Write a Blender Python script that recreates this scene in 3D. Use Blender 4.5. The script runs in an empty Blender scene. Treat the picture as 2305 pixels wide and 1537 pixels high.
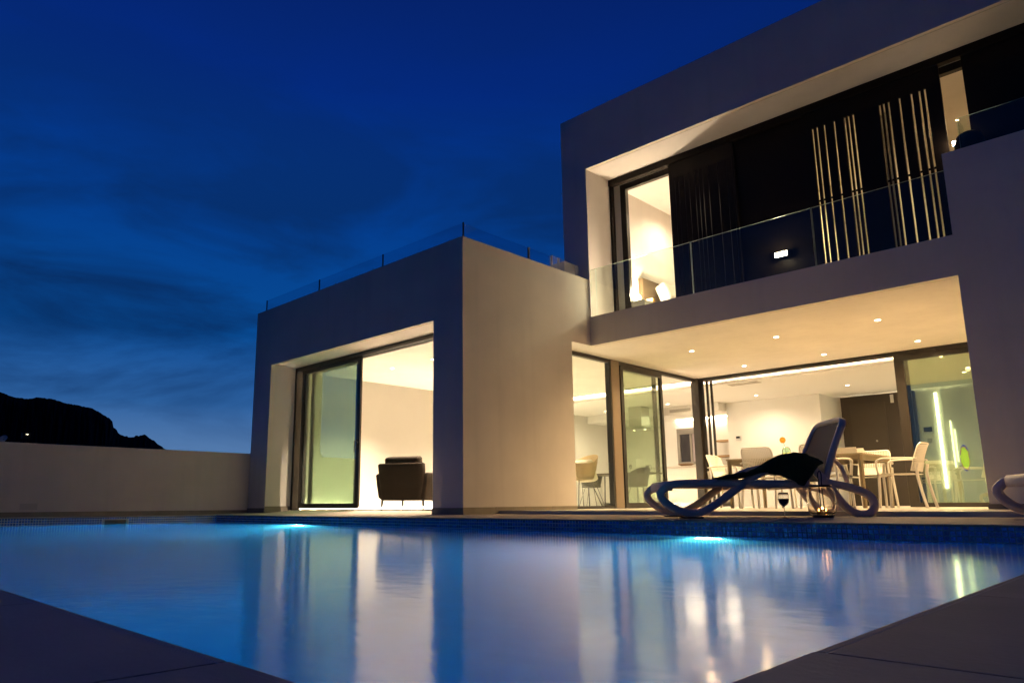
import bpy, bmesh, math, random
from mathutils import Vector, Matrix, Euler
random.seed(7)
S = bpy.context.scene
C = S.collection
R = math.radians

# ------------------------------------------------------------------ camera
CAM_H = 0.139
yaw, pit, rol = R(45.3005), R(10.8958), R(-0.3315)
fw = Vector((-math.sin(yaw)*math.cos(pit), math.cos(yaw)*math.cos(pit), math.sin(pit)))
rt = Vector((math.cos(yaw), math.sin(yaw), 0)); up = rt.cross(fw)
rt2 = rt*math.cos(rol)+up*math.sin(rol); up2 = up*math.cos(rol)-rt*math.sin(rol)
cam = bpy.data.cameras.new('camera')
cam.sensor_width = 36; cam.sensor_fit = 'HORIZONTAL'
cam.lens = 1630.34/2305*36
cam.shift_x = 83.61/2305; cam.shift_y = 52.78/2305
cam.clip_start = 0.02; cam.clip_end = 30000
co = bpy.data.objects.new('camera', cam); C.objects.link(co)
m = Matrix((rt2, up2, -fw)).transposed().to_4x4(); m.translation = (0, 0, CAM_H)
co.matrix_world = m
S.camera = co

# ------------------------------------------------------------------ world: dusk sky
W = bpy.data.worlds.new('World'); S.world = W; W.use_nodes = True
nt = W.node_tree; nt.nodes.clear()
def N(t, **k):
    n = nt.nodes.new(t)
    for a, b in k.items(): setattr(n, a, b)
    return n
def LK(a, b): nt.links.new(a, b)
tc = N('ShaderNodeTexCoord'); sep = N('ShaderNodeSeparateXYZ'); LK(tc.outputs['Generated'], sep.inputs[0])
ramp = N('ShaderNodeValToRGB'); LK(sep.outputs['Z'], ramp.inputs[0])
cr = ramp.color_ramp
while len(cr.elements) < 7: cr.elements.new(0.5)
for e, (p, c) in zip(cr.elements, [(0.0, (.085, .165, .31)), (.075, (.068, .155, .33)), (.13, (.022, .098, .285)),
        (.22, (.002, .058, .240)), (.36, (.001, .038, .215)), (.52, (.001, .019, .170)), (.75, (.002, .008, .075))]):
    e.position = p; e.color = (*c, 1)
# clouds: long flat streaks
mp = N('ShaderNodeMapping'); mp.inputs['Scale'].default_value = (2.2, 2.2, 7.5); mp.inputs['Location'].default_value = (3.1, .4, 1.7)
LK(tc.outputs['Generated'], mp.inputs[0])
nz = N('ShaderNodeTexNoise'); nz.inputs['Scale'].default_value = 1.3; nz.inputs['Detail'].default_value = 7; nz.inputs['Roughness'].default_value = .58
nz.inputs['Distortion'].default_value = .5
LK(mp.outputs[0], nz.inputs['Vector'])
cm = N('ShaderNodeMapRange'); cm.inputs[1].default_value = .40; cm.inputs[2].default_value = .62; LK(nz.outputs['Fac'], cm.inputs[0])
# clouds live in the lower half of the sky
zl = N('ShaderNodeMapRange'); zl.inputs[1].default_value = .62; zl.inputs[2].default_value = .28; LK(sep.outputs['Z'], zl.inputs[0])
zl2 = N('ShaderNodeMapRange'); zl2.inputs[1].default_value = .06; zl2.inputs[2].default_value = .16; zl2.inputs[3].default_value = .12; LK(sep.outputs['Z'], zl2.inputs[0])
mu = N('ShaderNodeMath', operation='MULTIPLY'); LK(cm.outputs[0], mu.inputs[0]); LK(zl.outputs[0], mu.inputs[1])
mu1 = N('ShaderNodeMath', operation='MULTIPLY'); LK(mu.outputs[0], mu1.inputs[0]); LK(zl2.outputs[0], mu1.inputs[1])
mu2 = N('ShaderNodeMath', operation='MULTIPLY'); LK(mu1.outputs[0], mu2.inputs[0]); mu2.inputs[1].default_value = .85
mixc = N('ShaderNodeMix', data_type='RGBA'); LK(mu2.outputs[0], mixc.inputs['Factor']); LK(ramp.outputs[0], mixc.inputs['A'])
mixc.inputs['B'].default_value = (.002, .016, .075, 1)
# the side away from the set sun is darker
dt = N('ShaderNodeVectorMath', operation='DOT_PRODUCT'); LK(tc.outputs['Generated'], dt.inputs[0]); dt.inputs[1].default_value = (-.93, .36, 0)
dm = N('ShaderNodeMapRange'); dm.inputs[1].default_value = -1; dm.inputs[2].default_value = .9; dm.inputs[3].default_value = .15; dm.inputs[4].default_value = 1.22
LK(dt.outputs['Value'], dm.inputs[0])
bg = N('ShaderNodeBackground'); LK(mixc.outputs['Result'], bg.inputs[0]); LK(dm.outputs[0], bg.inputs[1])
out = N('ShaderNodeOutputWorld'); LK(bg.outputs[0], out.inputs[0])

# ------------------------------------------------------------------ exposure and render settings
S.view_settings.view_transform = 'Standard'; S.view_settings.look = 'None'
S.view_settings.exposure = 0; S.view_settings.gamma = 1; S.view_settings.use_curve_mapping = False
S.render.engine = 'CYCLES'
cy = S.cycles
cy.use_denoising = True
try: cy.denoiser = 'OPENIMAGEDENOISE'
except Exception: pass
cy.max_bounces = 10; cy.diffuse_bounces = 5; cy.glossy_bounces = 5; cy.transmission_bounces = 8; cy.transparent_max_bounces = 16
cy.sample_clamp_indirect = 12; cy.caustics_reflective = True; cy.caustics_refractive = False; cy.blur_glossy = 1.0
LP = 17.0           # all house lamps share one dimmer
WARM = (1.0, .66, .31); WARMW = (1.0, .79, .54)

# ------------------------------------------------------------------ materials
MATS = {}
def mat(name, col, rough=.6, metal=0, spec=.5, var=0, vscale=8, bump=0, bscale=200, rand=0, emit=None, estr=0, coat=0):
    if name in MATS: return MATS[name]
    M = bpy.data.materials.new(name); M.use_nodes = True
    t = M.node_tree; b = t.nodes['Principled BSDF']
    b.inputs['Base Color'].default_value = (*col, 1); b.inputs['Roughness'].default_value = rough
    b.inputs['Metallic'].default_value = metal; b.inputs['Specular IOR Level'].default_value = spec
    if coat: b.inputs['Coat Weight'].default_value = coat
    g = t.nodes.new('ShaderNodeNewGeometry')
    if var or rand:
        hs = t.nodes.new('ShaderNodeHueSaturation'); hs.inputs['Color'].default_value = (*col, 1)
        n = t.nodes.new('ShaderNodeTexNoise'); n.inputs['Scale'].default_value = vscale; n.inputs['Detail'].default_value = 6
        t.links.new(g.outputs['Position'], n.inputs['Vector'])
        r = t.nodes.new('ShaderNodeMapRange'); r.inputs[1].default_value = .3; r.inputs[2].default_value = .7
        r.inputs[3].default_value = 1-var; r.inputs[4].default_value = 1+var; t.links.new(n.outputs['Fac'], r.inputs[0])
        last = r.outputs[0]
        if rand:
            oi = t.nodes.new('ShaderNodeObjectInfo'); ad = t.nodes.new('ShaderNodeMath'); ad.operation = 'ADD'
            t.links.new(oi.outputs['Random'], ad.inputs[0]); t.links.new(g.outputs['Random Per Island'], ad.inputs[1])
            fr = t.nodes.new('ShaderNodeMath'); fr.operation = 'FRACT'; t.links.new(ad.outputs[0], fr.inputs[0])
            r2 = t.nodes.new('ShaderNodeMapRange'); r2.inputs[3].default_value = 1-rand; r2.inputs[4].default_value = 1+rand
            t.links.new(fr.outputs[0], r2.inputs[0])
            mm = t.nodes.new('ShaderNodeMath'); mm.operation = 'MULTIPLY'; t.links.new(last, mm.inputs[0]); t.links.new(r2.outputs[0], mm.inputs[1]); last = mm.outputs[0]
        t.links.new(last, hs.inputs['Value']); t.links.new(hs.outputs[0], b.inputs['Base Color'])
    if bump:
        n2 = t.nodes.new('ShaderNodeTexNoise'); n2.inputs['Scale'].default_value = bscale; n2.inputs['Detail'].default_value = 4
        t.links.new(g.outputs['Position'], n2.inputs['Vector'])
        bp = t.nodes.new('ShaderNodeBump'); bp.inputs['Strength'].default_value = bump; bp.inputs['Distance'].default_value = .004
        t.links.new(n2.outputs['Fac'], bp.inputs['Height']); t.links.new(bp.outputs[0], b.inputs['Normal'])
    if emit:
        b.inputs['Emission Color'].default_value = (*emit, 1); b.inputs['Emission Strength'].default_value = estr
    MATS[name] = M; return M

def glass_mat(name, tint=(.96, .985, .96), ior=1.5, gain=1.0, rough=0.0):
    """thin pane: see-through with a Fresnel reflection"""
    M = bpy.data.materials.new(name); M.use_nodes = True; t = M.node_tree; t.nodes.clear()
    o = t.nodes.new('ShaderNodeOutputMaterial'); mx = t.nodes.new('ShaderNodeMixShader')
    tr = t.nodes.new('ShaderNodeBsdfTransparent'); tr.inputs[0].default_value = (*tint, 1)
    gl = t.nodes.new('ShaderNodeBsdfGlossy'); gl.inputs['Roughness'].default_value = rough
    ge = t.nodes.new('ShaderNodeNewGeometry'); dp = t.nodes.new('ShaderNodeVectorMath'); dp.operation = 'DOT_PRODUCT'
    t.links.new(ge.outputs['Normal'], dp.inputs[0]); t.links.new(ge.outputs['Incoming'], dp.inputs[1])
    def mth(op, x, y=None):
        n_ = t.nodes.new('ShaderNodeMath'); n_.operation = op
        for i_, v_ in enumerate((x, y)):
            if v_ is None: continue
            if isinstance(v_, (int, float)): n_.inputs[i_].default_value = v_
            else: t.links.new(v_, n_.inputs[i_])
        return n_.outputs[0]
    f0 = ((ior-1)/(ior+1))**2*gain
    c_ = mth('SUBTRACT', 1.0, mth('ABSOLUTE', dp.outputs['Value']))
    fr_ = mth('ADD', mth('MULTIPLY', mth('POWER', c_, 5.0), 1-f0), f0)
    t.links.new(fr_, mx.inputs[0])
    t.links.new(tr.outputs[0], mx.inputs[1]); t.links.new(gl.outputs[0], mx.inputs[2]); t.links.new(mx.outputs[0], o.inputs[0])
    MATS[name] = M; return M

def solid_glass(name, col=(1, 1, 1), ior=1.45, rough=0):
    M = bpy.data.materials.new(name); M.use_nodes = True; t = M.node_tree; t.nodes.clear()
    o = t.nodes.new('ShaderNodeOutputMaterial'); g = t.nodes.new('ShaderNodeBsdfGlass')
    g.inputs['Color'].default_value = (*col, 1); g.inputs['IOR'].default_value = ior; g.inputs['Roughness'].default_value = rough
    t.links.new(g.outputs[0], o.inputs[0]); return M

def emit_mat(name, col, strength):
    M = bpy.data.materials.new(name); M.use_nodes = True; t = M.node_tree; t.nodes.clear()
    o = t.nodes.new('ShaderNodeOutputMaterial'); e = t.nodes.new('ShaderNodeEmission')
    e.inputs[0].default_value = (*col, 1); e.inputs[1].default_value = strength
    t.links.new(e.outputs[0], o.inputs[0]); return M

RENDER = mat('white_render', (.80, .745, .69), .85, spec=.25, var=.05, vscale=1.7, bump=.35, bscale=120)
_t = RENDER.node_tree; _hs = [n for n in _t.nodes if n.type == 'HUE_SAT'][0]; _src = _hs.inputs['Value'].links[0].from_socket
_g = [n for n in _t.nodes if n.type == 'NEW_GEOMETRY'][0]; _mp = _t.nodes.new('ShaderNodeMapping'); _mp.inputs['Scale'].default_value = (7, 7, .45); _t.links.new(_g.outputs['Position'], _mp.inputs[0])
_n = _t.nodes.new('ShaderNodeTexNoise'); _n.inputs['Scale'].default_value = 1; _n.inputs['Detail'].default_value = 5; _t.links.new(_mp.outputs[0], _n.inputs['Vector'])
_r = _t.nodes.new('ShaderNodeMapRange'); _r.inputs[1].default_value = .52; _r.inputs[2].default_value = .78; _r.inputs[3].default_value = 1; _r.inputs[4].default_value = .95; _t.links.new(_n.outputs['Fac'], _r.inputs[0])
_m = _t.nodes.new('ShaderNodeMath'); _m.operation = 'MULTIPLY'; _t.links.new(_src, _m.inputs[0]); _t.links.new(_r.outputs[0], _m.inputs[1]); _t.links.new(_m.outputs[0], _hs.inputs['Value'])
PAINT = mat('interior_paint', (.80, .785, .75), .8, spec=.2, var=.015, vscale=1.1)
CEIL = mat('ceiling_paint', (.82, .80, .76), .85, spec=.2, var=.012, vscale=.9)
STONE = mat('porcelain_paver', (.45, .385, .315), .66, spec=.22, var=.10, vscale=5, bump=.2, bscale=90, rand=.05)
COPE = mat('coping_paver', (.45, .385, .32), .64, spec=.22, var=.08, vscale=6, bump=.2, bscale=90, rand=.04)
GROUT = mat('joint_mortar', (.14, .125, .11), .9)
SKIRT = mat('skirting_stone', (.27, .235, .185), .7, var=.10, vscale=6, rand=.05)
ALU = mat('dark_aluminium', (.013, .010, .007), .38, spec=.5)
SHUT = mat('shutter_aluminium', (.014, .010, .008), .5, spec=.12)
FLOORM = mat('interior_floor_tile', (.55, .52, .47), .35, var=.04, vscale=3)
PANE = glass_mat('clear_pane', (.93, .965, .92), 1.5, 1.6)
GREEN = glass_mat('double_tinted_pane', (.81, .89, .75), 1.55, 4.2)
RAILG = glass_mat('railing_glass', (.90, .945, .90), 1.45, 1.2)
EDGE = mat('glass_edge', (.55, .62, .55), .35, spec=.5)
BLUEG = glass_mat('reflective_pane', (.74, .85, .74), 1.55, 5.0)
RAILR = glass_mat('roof_railing_glass', (.86, .90, .93), 1.45, .5)
STEEL = mat('brushed_steel', (.45, .44, .42), .35, metal=1)
BLACK = mat('black_metal', (.012, .011, .010), .4)

# ------------------------------------------------------------------ mesh helpers
def mesh_obj(name, bm, material=None, parent=None, smooth=False, loc=None):
    me = bpy.data.meshes.new(name); bm.normal_update(); bm.to_mesh(me); bm.free()
    if smooth:
        for p in me.polygons: p.use_smooth = True
    o = bpy.data.objects.new(name, me); C.objects.link(o)
    if material:
        for mm in (material if isinstance(material, (list, tuple)) else [material]): me.materials.append(mm)
    if parent: o.parent = parent
    if loc: o.location = loc
    return o
def tag(o, label, cat, group=None):
    o['label'] = label; o['category'] = cat
    if group: o['group'] = group
    return o
def structure(o): o['kind'] = 'structure'; return o
def empty(name, loc=(0, 0, 0), rz=0):
    o = bpy.data.objects.new(name, None); C.objects.link(o); o.location = loc; o.rotation_euler = (0, 0, rz); o.empty_display_size = .1; return o
def add_box(bm, x0, x1, y0, y1, z0, z1, bevel=0, mi=0):
    vs = [bm.verts.new(v) for v in ((x0,y0,z0),(x1,y0,z0),(x1,y1,z0),(x0,y1,z0),(x0,y0,z1),(x1,y0,z1),(x1,y1,z1),(x0,y1,z1))]
    fs = [bm.faces.new([vs[i] for i in q]) for q in ((3,2,1,0),(4,5,6,7),(0,1,5,4),(1,2,6,5),(2,3,7,6),(3,0,4,7))]
    for f in fs: f.material_index = mi
    if bevel:
        es = list({e for f in fs for e in f.edges})
        bmesh.ops.bevel(bm, geom=es, offset=bevel, segments=2, profile=.6, affect='EDGES')
    return vs
def box(name, x0, x1, y0, y1, z0, z1, material, parent=None, bevel=0):
    bm = bmesh.new(); add_box(bm, x0, x1, y0, y1, z0, z1, bevel); return mesh_obj(name, bm, material, parent)
def boxes(name, lst, material, parent=None, bevel=0):
    bm = bmesh.new()
    for b in lst: add_box(bm, *b, bevel=bevel)
    return mesh_obj(name, bm, material, parent)
def csg(name, adds, subs, material, parent=None):
    """axis-aligned solid: union of adds minus subs, only exposed faces"""
    ax = [sorted({round(v, 5) for b in adds+subs for v in b[2*k:2*k+2]}) for k in range(3)]
    nx, ny, nz = (len(a)-1 for a in ax)
    def ins(b, c): return all(b[2*k] <= c[k] <= b[2*k+1] for k in range(3))
    fill = {}
    for i in range(nx):
        for j in range(ny):
            for k in range(nz):
                c = [(ax[0][i]+ax[0][i+1])/2, (ax[1][j]+ax[1][j+1])/2, (ax[2][k]+ax[2][k+1])/2]
                if any(ins(b, c) for b in adds) and not any(ins(b, c) for b in subs): fill[i, j, k] = 1
    bm = bmesh.new(); vc = {}
    def V(i, j, k):
        if (i, j, k) not in vc: vc[i, j, k] = bm.verts.new((ax[0][i], ax[1][j], ax[2][k]))
        return vc[i, j, k]
    for (i, j, k) in fill:
        for d, q in (((-1,0,0), ((0,0,0),(0,0,1),(0,1,1),(0,1,0))), ((1,0,0), ((1,0,0),(1,1,0),(1,1,1),(1,0,1))),
                     ((0,-1,0), ((0,0,0),(1,0,0),(1,0,1),(0,0,1))), ((0,1,0), ((0,1,0),(0,1,1),(1,1,1),(1,1,0))),
                     ((0,0,-1), ((0,0,0),(0,1,0),(1,1,0),(1,0,0))), ((0,0,1), ((0,0,1),(1,0,1),(1,1,1),(0,1,1)))):
            if (i+d[0], j+d[1], k+d[2]) not in fill:
                bm.faces.new([V(i+a, j+b, k+c) for a, b, c in q])
    bmesh.ops.dissolve_limit(bm, angle_limit=.01, verts=bm.verts[:], edges=bm.edges[:])
    return mesh_obj(name, bm, material, parent)
def lathe(bm, prof, seg=32, cap=False, center=(0, 0)):
    rings = []
    for r, z in prof:
        rings.append([bm.verts.new((center[0]+r*math.cos(2*math.pi*a/seg), center[1]+r*math.sin(2*math.pi*a/seg), z)) for a in range(seg)])
    for a, b in zip(rings, rings[1:]):
        for i in range(seg): bm.faces.new((a[i], a[(i+1) % seg], b[(i+1) % seg], b[i]))
    if cap: bm.faces.new(rings[0][::-1]); bm.faces.new(rings[-1])
def sweep(bm, pts, w, h, side=None, closed=False, seg=8, power=3.0):
    """sweep a rounded-rectangle section (w across 'side', h in plane) along pts"""
    n = len(pts); pts = [Vector(p) for p in pts]; rings = []
    for i, p in enumerate(pts):
        a = pts[(i-1) % n] if (closed or i) else p; b = pts[(i+1) % n] if (closed or i < n-1) else p
        t = (b-a).normalized()
        s = Vector(side) if side is not None else (Vector((0, 0, 1)) if abs(t.z) < .9 else Vector((1, 0, 0)))
        s = (s-t*s.dot(t)).normalized(); u = t.cross(s)
        ww = w[i] if isinstance(w, (list, tuple)) else w; hh = h[i] if isinstance(h, (list, tuple)) else h
        ring = []
        for k in range(seg):
            an = 2*math.pi*(k+.5)/seg; c, d = math.cos(an), math.sin(an)
            r = 1/((abs(c)**power+abs(d)**power)**(1/power))
            ring.append(bm.verts.new(p+s*(c*r*ww/2)+u*(d*r*hh/2)))
        rings.append(ring)
    prs = list(zip(rings, rings[1:]))+([(rings[-1], rings[0])] if closed else [])
    for a, b in prs:
        for k in range(seg): bm.faces.new((a[k], a[(k+1) % seg], b[(k+1) % seg], b[k]))
    if not closed:
        bm.faces.new(rings[0][::-1]); bm.faces.new(rings[-1])
def smooth_path(pts, sub=4, closed=False):
    pts = [Vector(p) for p in pts]; n = len(pts); o = []
    for i in range(n if closed else n-1):
        p0 = pts[(i-1) % n] if (closed or i) else pts[0]; p1 = pts[i]; p2 = pts[(i+1) % n]; p3 = pts[(i+2) % n] if (closed or i < n-2) else pts[-1]
        for k in range(sub):
            t = k/sub
            o.append(.5*((2*p1)+(p2-p0)*t+(2*p0-5*p1+4*p2-p3)*t*t+(3*p1-p0-3*p2+p3)*t**3))
    if not closed: o.append(pts[-1])
    return o
def copy_tree(o, parent=None):
    c = o.copy(); C.objects.link(c)
    if parent: c.parent = parent
    for ch in list(o.children): copy_tree(ch, c)
    return c
def light(name, kind, loc, power, color=WARM, parent=None, rot=None, **k):
    l = bpy.data.lights.new(name, kind); l.energy = power; l.color = color
    for a, b in k.items(): setattr(l, a, b)
    o = bpy.data.objects.new(name, l); C.objects.link(o); o.location = loc
    if rot: o.rotation_euler = rot
    if parent: o.parent = parent
    return o

# ------------------------------------------------------------------ site dimensions (metres)
PXL, PXR, PYN, PYF = -11.459, -0.283, 0.323, 5.437      # pool edges
WZ = -0.116                                             # water level
XL, X1, YB, ZB = -11.997, -6.537, 6.2534, 3.610         # low block
YU, XU, ZU, XJ, ZO, ZF, ZS = 9.0085, -7.0065, 6.474, -6.520, 5.482, 3.004, 2.543
YR = 9.709                                              # upper facade
XP, YP, ZP = -1.658, 8.985, 3.944                       # right pier
YG, XG = 13.039, -6.978                                 # terrace glazing
FZ = .062                                               # indoor floor level
def zdeck(y):
    k = [(PYF, 0), (YB, .018), (9.04, .024), (YG, .055), (99, .055)]
    if y <= PYF: return 0.0
    for (a, za), (b, zb) in zip(k, k[1:]):
        if y <= b: return za+(zb-za)*(y-a)/(b-a)
    return .055

# ------------------------------------------------------------------ ground and mountain
GRM = mat('dry_earth', (.06, .05, .035), .95, var=.3, vscale=.5)
bm = bmesh.new()
o = 9000
add = [(-o, -o), (o, -o), (o, o), (-o, o)]
hx0, hx1, hy0, hy1 = PXL-.3, PXR+.3, PYN-.3, PYF+.3
ov = [bm.verts.new((x, y, -.25)) for x, y in add]; iv = [bm.verts.new((x, y, -.25)) for x, y in ((hx0, hy0), (hx1, hy0), (hx1, hy1), (hx0, hy1))]
for i in range(4): bm.faces.new((ov[i], ov[(i+1) % 4], iv[(i+1) % 4], iv[i]))
structure(mesh_obj('ground', bm, GRM))

ROCK = mat('dark_forest_rock', (.010, .009, .010), .95, spec=.05, var=.3, vscale=.02)
def mountain():
    prof = [(-.34,.095),(-.25,.112),(-.16,.122),(-.08,.131),(-.03,.1335),(0,.132),(.02,.127),(.045,.1255),(.06,.1285),(.085,.127),(.105,.1235),(.135,.1205),(.15,.119),(.163,.115),(.172,.1115),
            (.182,.1075),(.189,.103),(.192,.097),(.198,.0925),(.204,.0885),(.212,.086),(.224,.0855),(.232,.0862),(.243,.088),(.2475,.0892),(.253,.0865),(.262,.083),(.272,.0785),(.285,.072),(.30,.062),(.33,.045),(.38,.018),(.46,-.01)]
    az0 = math.atan2(.193, -.981); D = 2600.0
    bm = bmesh.new(); rows = []
    rnd = random.Random(3)
    fine = []
    for (a, e), (b, f) in zip(prof, prof[1:]):
        n = max(1, int((b-a)/.0022))
        for k in range(n):
            t = k/n; fine.append((a+(b-a)*t, e+(f-e)*t+rnd.uniform(-.0006, .0006)*(1.6 if a > .18 else .7)))
    for off, h in ((-900, 0), (-560, .40), (-300, .68), (-130, .86), (0, 1.0), (260, .8), (700, .45), (1300, 0)):
        row = []
        for a, e in fine:
            an = az0-a*.635
            d = D+off+rnd.uniform(-25, 25)*(1 if 0 < h < 1 else 0)
            z = max(e, -.01)*D*h*(1+(rnd.uniform(-.03, .03) if 0 < h < 1 else 0))
            if h == 0: z = -5
            row.append(bm.verts.new((math.cos(an)*d, math.sin(an)*d, z)))
        rows.append(row)
    for r0, r1 in zip(rows, rows[1:]):
        for i in range(len(r0)-1): bm.faces.new((r0[i], r0[i+1], r1[i+1], r1[i]))
    return structure(mesh_obj('mountain', bm, ROCK, smooth=False))
mountain()

# ------------------------------------------------------------------ pool deck
deck = empty('pool_deck'); structure(deck)
bm = bmesh.new()
sl = .014
def slab(x0, x1, y0, y1):
    ys = [y0]+[y for y in (PYF+.002, YB, 9.04, YG) if y0 < y < y1]+[y1]
    for a, b in zip(ys, ys[1:]):
        za, zb = zdeck(a)-sl, zdeck(b)-sl
        v = [bm.verts.new(p) for p in ((x0,a,-.24),(x1,a,-.24),(x1,b,-.24),(x0,b,-.24),(x0,a,za),(x1,a,za),(x1,b,zb),(x0,b,zb))]
        for q in ((3,2,1,0),(4,5,6,7),(0,1,5,4),(1,2,6,5),(2,3,7,6),(3,0,4,7)): bm.faces.new([v[i] for i in q])
slab(-12.02, 5, PYF+.002, YG+.3)
slab(-12.02, PXL-.002, -5, PYF+.002)
slab(PXR+.002, 5, -5, PYF+.002)
slab(PXL-.002, PXR+.002, -5, PYN-.002)
mesh_obj('mortar_bed', bm, GROUT, deck)
_tm = {}
def tile(x0, x1, y0, y1, material, nm='paver', nose=None):
    g = .0022
    w, l = round(x1-x0-2*g, 4), round(y1-y0-2*g, 4)
    if w < .03 or l < .03: return
    key = (w, l, material.name)
    if key not in _tm:
        b = bmesh.new(); add_box(b, -w/2, w/2, -l/2, l/2, -.0135, 0, bevel=.002)
        me = bpy.data.meshes.new(nm); b.to_mesh(me); b.free(); me.materials.append(material); _tm[key] = me
    o = bpy.data.objects.new(nm, _tm[key]); C.objects.link(o); o.parent = deck
    yc = (y0+y1)/2; za, zb = zdeck(y0), zdeck(y1)
    o.location = ((x0+x1)/2, yc, (za+zb)/2+random.uniform(-.0004, .0004)); o.rotation_euler = (math.atan2(zb-za, y1-y0), 0, 0)
def trange(a, b, step, phase):
    k = math.floor((a-phase)/step)+1; r = [a]
    while phase+k*step < b-.02:
        if phase+k*step > a+.02: r.append(phase+k*step)
        k += 1
    return r+[b]
def lay(x0, x1, y0, y1, xs, ys, material, nm='paver', skip=None):
    for a, b in zip(xs, xs[1:]):
        for c, d in zip(ys, ys[1:]):
            if skip and skip((a+b)/2, (c+d)/2): continue
            tile(a, b, c, d, material, nm)
nz_ = .012
# near left strip and near right strip (foreground)
lay(0, 0, 0, 0, trange(-7.5, PXR+.315-nz_, .6, -.66), [PYN-.33, PYN+nz_], COPE, 'coping_paver')
lay(0, 0, 0, 0, trange(-4.5, PXR+.315-nz_, .6, -.66), [PYN-1.53, PYN-.93, PYN-.33], STONE)
lay(0, 0, 0, 0, [PXR-nz_, PXR+.315-nz_], trange(PYN+nz_, PYF-nz_, .6, 1.345), COPE, 'coping_paver')
lay(0, 0, 0, 0, [PXR+.315-nz_, PXR+.915-nz_, PXR+1.515-nz_], trange(-.5, PYF-nz_, .6, 1.345), STONE)
# left strip
lay(0, 0, 0, 0, [-12.015, PXL+nz_], trange(PYN+nz_, PYF-nz_, .6, .8), COPE, 'coping_paver')
# far side: coping row, one course, then the terrace
lay(0, 0, 0, 0, trange(-12.015, 1.5, .6, -.66), [PYF-nz_, PYF+.32], COPE, 'coping_paver')
lay(0, 0, 0, 0, trange(-12.015, 1.5, .6, -.36), [PYF+.32, YB], STONE)
lay(0, 0, 0, 0, trange(X1, 1.5, .6, -.36), [YB]+[YB+.465*k for k in range(1, 7)], STONE)
lay(0, 0, 0, 0, trange(XG, XP, .6, -.36), [YB+.465*6]+[9.04+.5712*k for k in range(1, 8)], STONE)

# ------------------------------------------------------------------ pool
basin = empty('pool_basin'); structure(basin)
def basin_mat():
    M = bpy.data.materials.new('pool_liner_mosaic'); M.use_nodes = True; t = M.node_tree; b = t.nodes['Principled BSDF']
    g = t.nodes.new('ShaderNodeNewGeometry')
    br = t.nodes.new('ShaderNodeTexVoronoi'); br.inputs['Scale'].default_value = 26; br.distance = 'CHEBYCHEV'; br.inputs['Randomness'].default_value = 0
    t.links.new(g.outputs['Position'], br.inputs['Vector'])
    r = t.nodes.new('ShaderNodeValToRGB'); r.color_ramp.elements[0].color = (.002, .17, .40, 1); r.color_ramp.elements[1].color = (.006, .26, .52, 1)
    t.links.new(br.outputs['Color'], r.inputs[0]); t.links.new(r.outputs[0], b.inputs['Base Color'])
    b.inputs['Roughness'].default_value = .6; b.inputs['Specular IOR Level'].default_value = .08
    return M
BASIN = basin_mat()
D0 = -1.45
TP = .0340
bm = bmesh.new()
def quad(bm, *p): return bm.faces.new([bm.verts.new(v) for v in p])
TT = -.142
quad(bm, (PXL,PYN,D0),(PXR,PYN,D0),(PXR,PYF,D0),(PXL,PYF,D0))
quad(bm, (PXL,PYF,D0),(PXR,PYF,D0),(PXR,PYF,TT),(PXL,PYF,TT))
quad(bm, (PXL,PYN,D0),(PXL,PYF,D0),(PXL,PYF,TT),(PXL,PYN,TT))
quad(bm, (PXR,PYF,D0),(PXR,PYN,D0),(PXR,PYN,TT),(PXR,PYF,TT))
quad(bm, (PXR,PYN,D0),(PXL,PYN,D0),(PXL,PYN,TT),(PXR,PYN,TT))
mesh_obj('liner', bm, BASIN, basin)
TGROUT = mat('pale_blue_grout', (.86, .88, .92), .8)
bm = bmesh.new(); TZ = -.010
quad(bm, (PXL,PYF+.001,TT),(PXR,PYF+.001,TT),(PXR,PYF+.001,TZ+.01),(PXL,PYF+.001,TZ+.01))
for ya, yb, za in ((PYN, 3.735, TT), (4.04, PYF, TT), (3.735, 4.04, -.045)):
    quad(bm, (PXL-.001,ya,za),(PXL-.001,yb,za),(PXL-.001,yb,TZ+.01),(PXL-.001,ya,TZ+.01))
quad(bm, (PXR+.001,PYF,TT),(PXR+.001,PYN,TT),(PXR+.001,PYN,TZ+.01),(PXR+.001,PYF,TZ+.01))
quad(bm, (PXR,PYN-.001,TT),(PXL,PYN-.001,TT),(PXL,PYN-.001,TZ+.01),(PXR,PYN-.001,TZ+.01))
mesh_obj('grout_band', bm, TGROUT, basin)
TILE = mat('cobalt_glass_mosaic', (.060, .21, .66), .22, spec=.6, var=.12, vscale=30, rand=.42)
g = .0040; tw = TP/2-g
tb = bmesh.new(); add_box(tb, -tw, tw, -.0025, .0035, -tw, tw, bevel=.0008)
tmesh = bpy.data.meshes.new('mosaic_tile'); tb.to_mesh(tmesh); tb.free(); tmesh.materials.append(TILE)
bm = bmesh.new(); singles = 0
ncol = int((PXR-PXL)/TP)
for c in range(ncol):
    x = PXR-TP*(c+.5)
    for r in range(4):
        z = TZ-TP*(r+.5)+.005
        # the columns nearest the camera that are in view are single pieces
        if -3.35 < x < -.78 and singles < 300:
            o = bpy.data.objects.new('mosaic_tile', tmesh); C.objects.link(o); o.parent = basin
            o.location = (x, PYF+.001+random.uniform(-.0003, .0003), z); o.rotation_euler = (random.uniform(-.012, .012), random.uniform(-.01, .01), random.uniform(-.012, .012)); singles += 1
        else:
            jy = random.uniform(-.0005, .0005)
            add_box(bm, x-tw, x+tw, PYF-.0015+jy, PYF+.006, z-tw, z+tw)
SK0, SK1 = 3.735, 4.04     # skimmer mouth on the left wall
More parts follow.
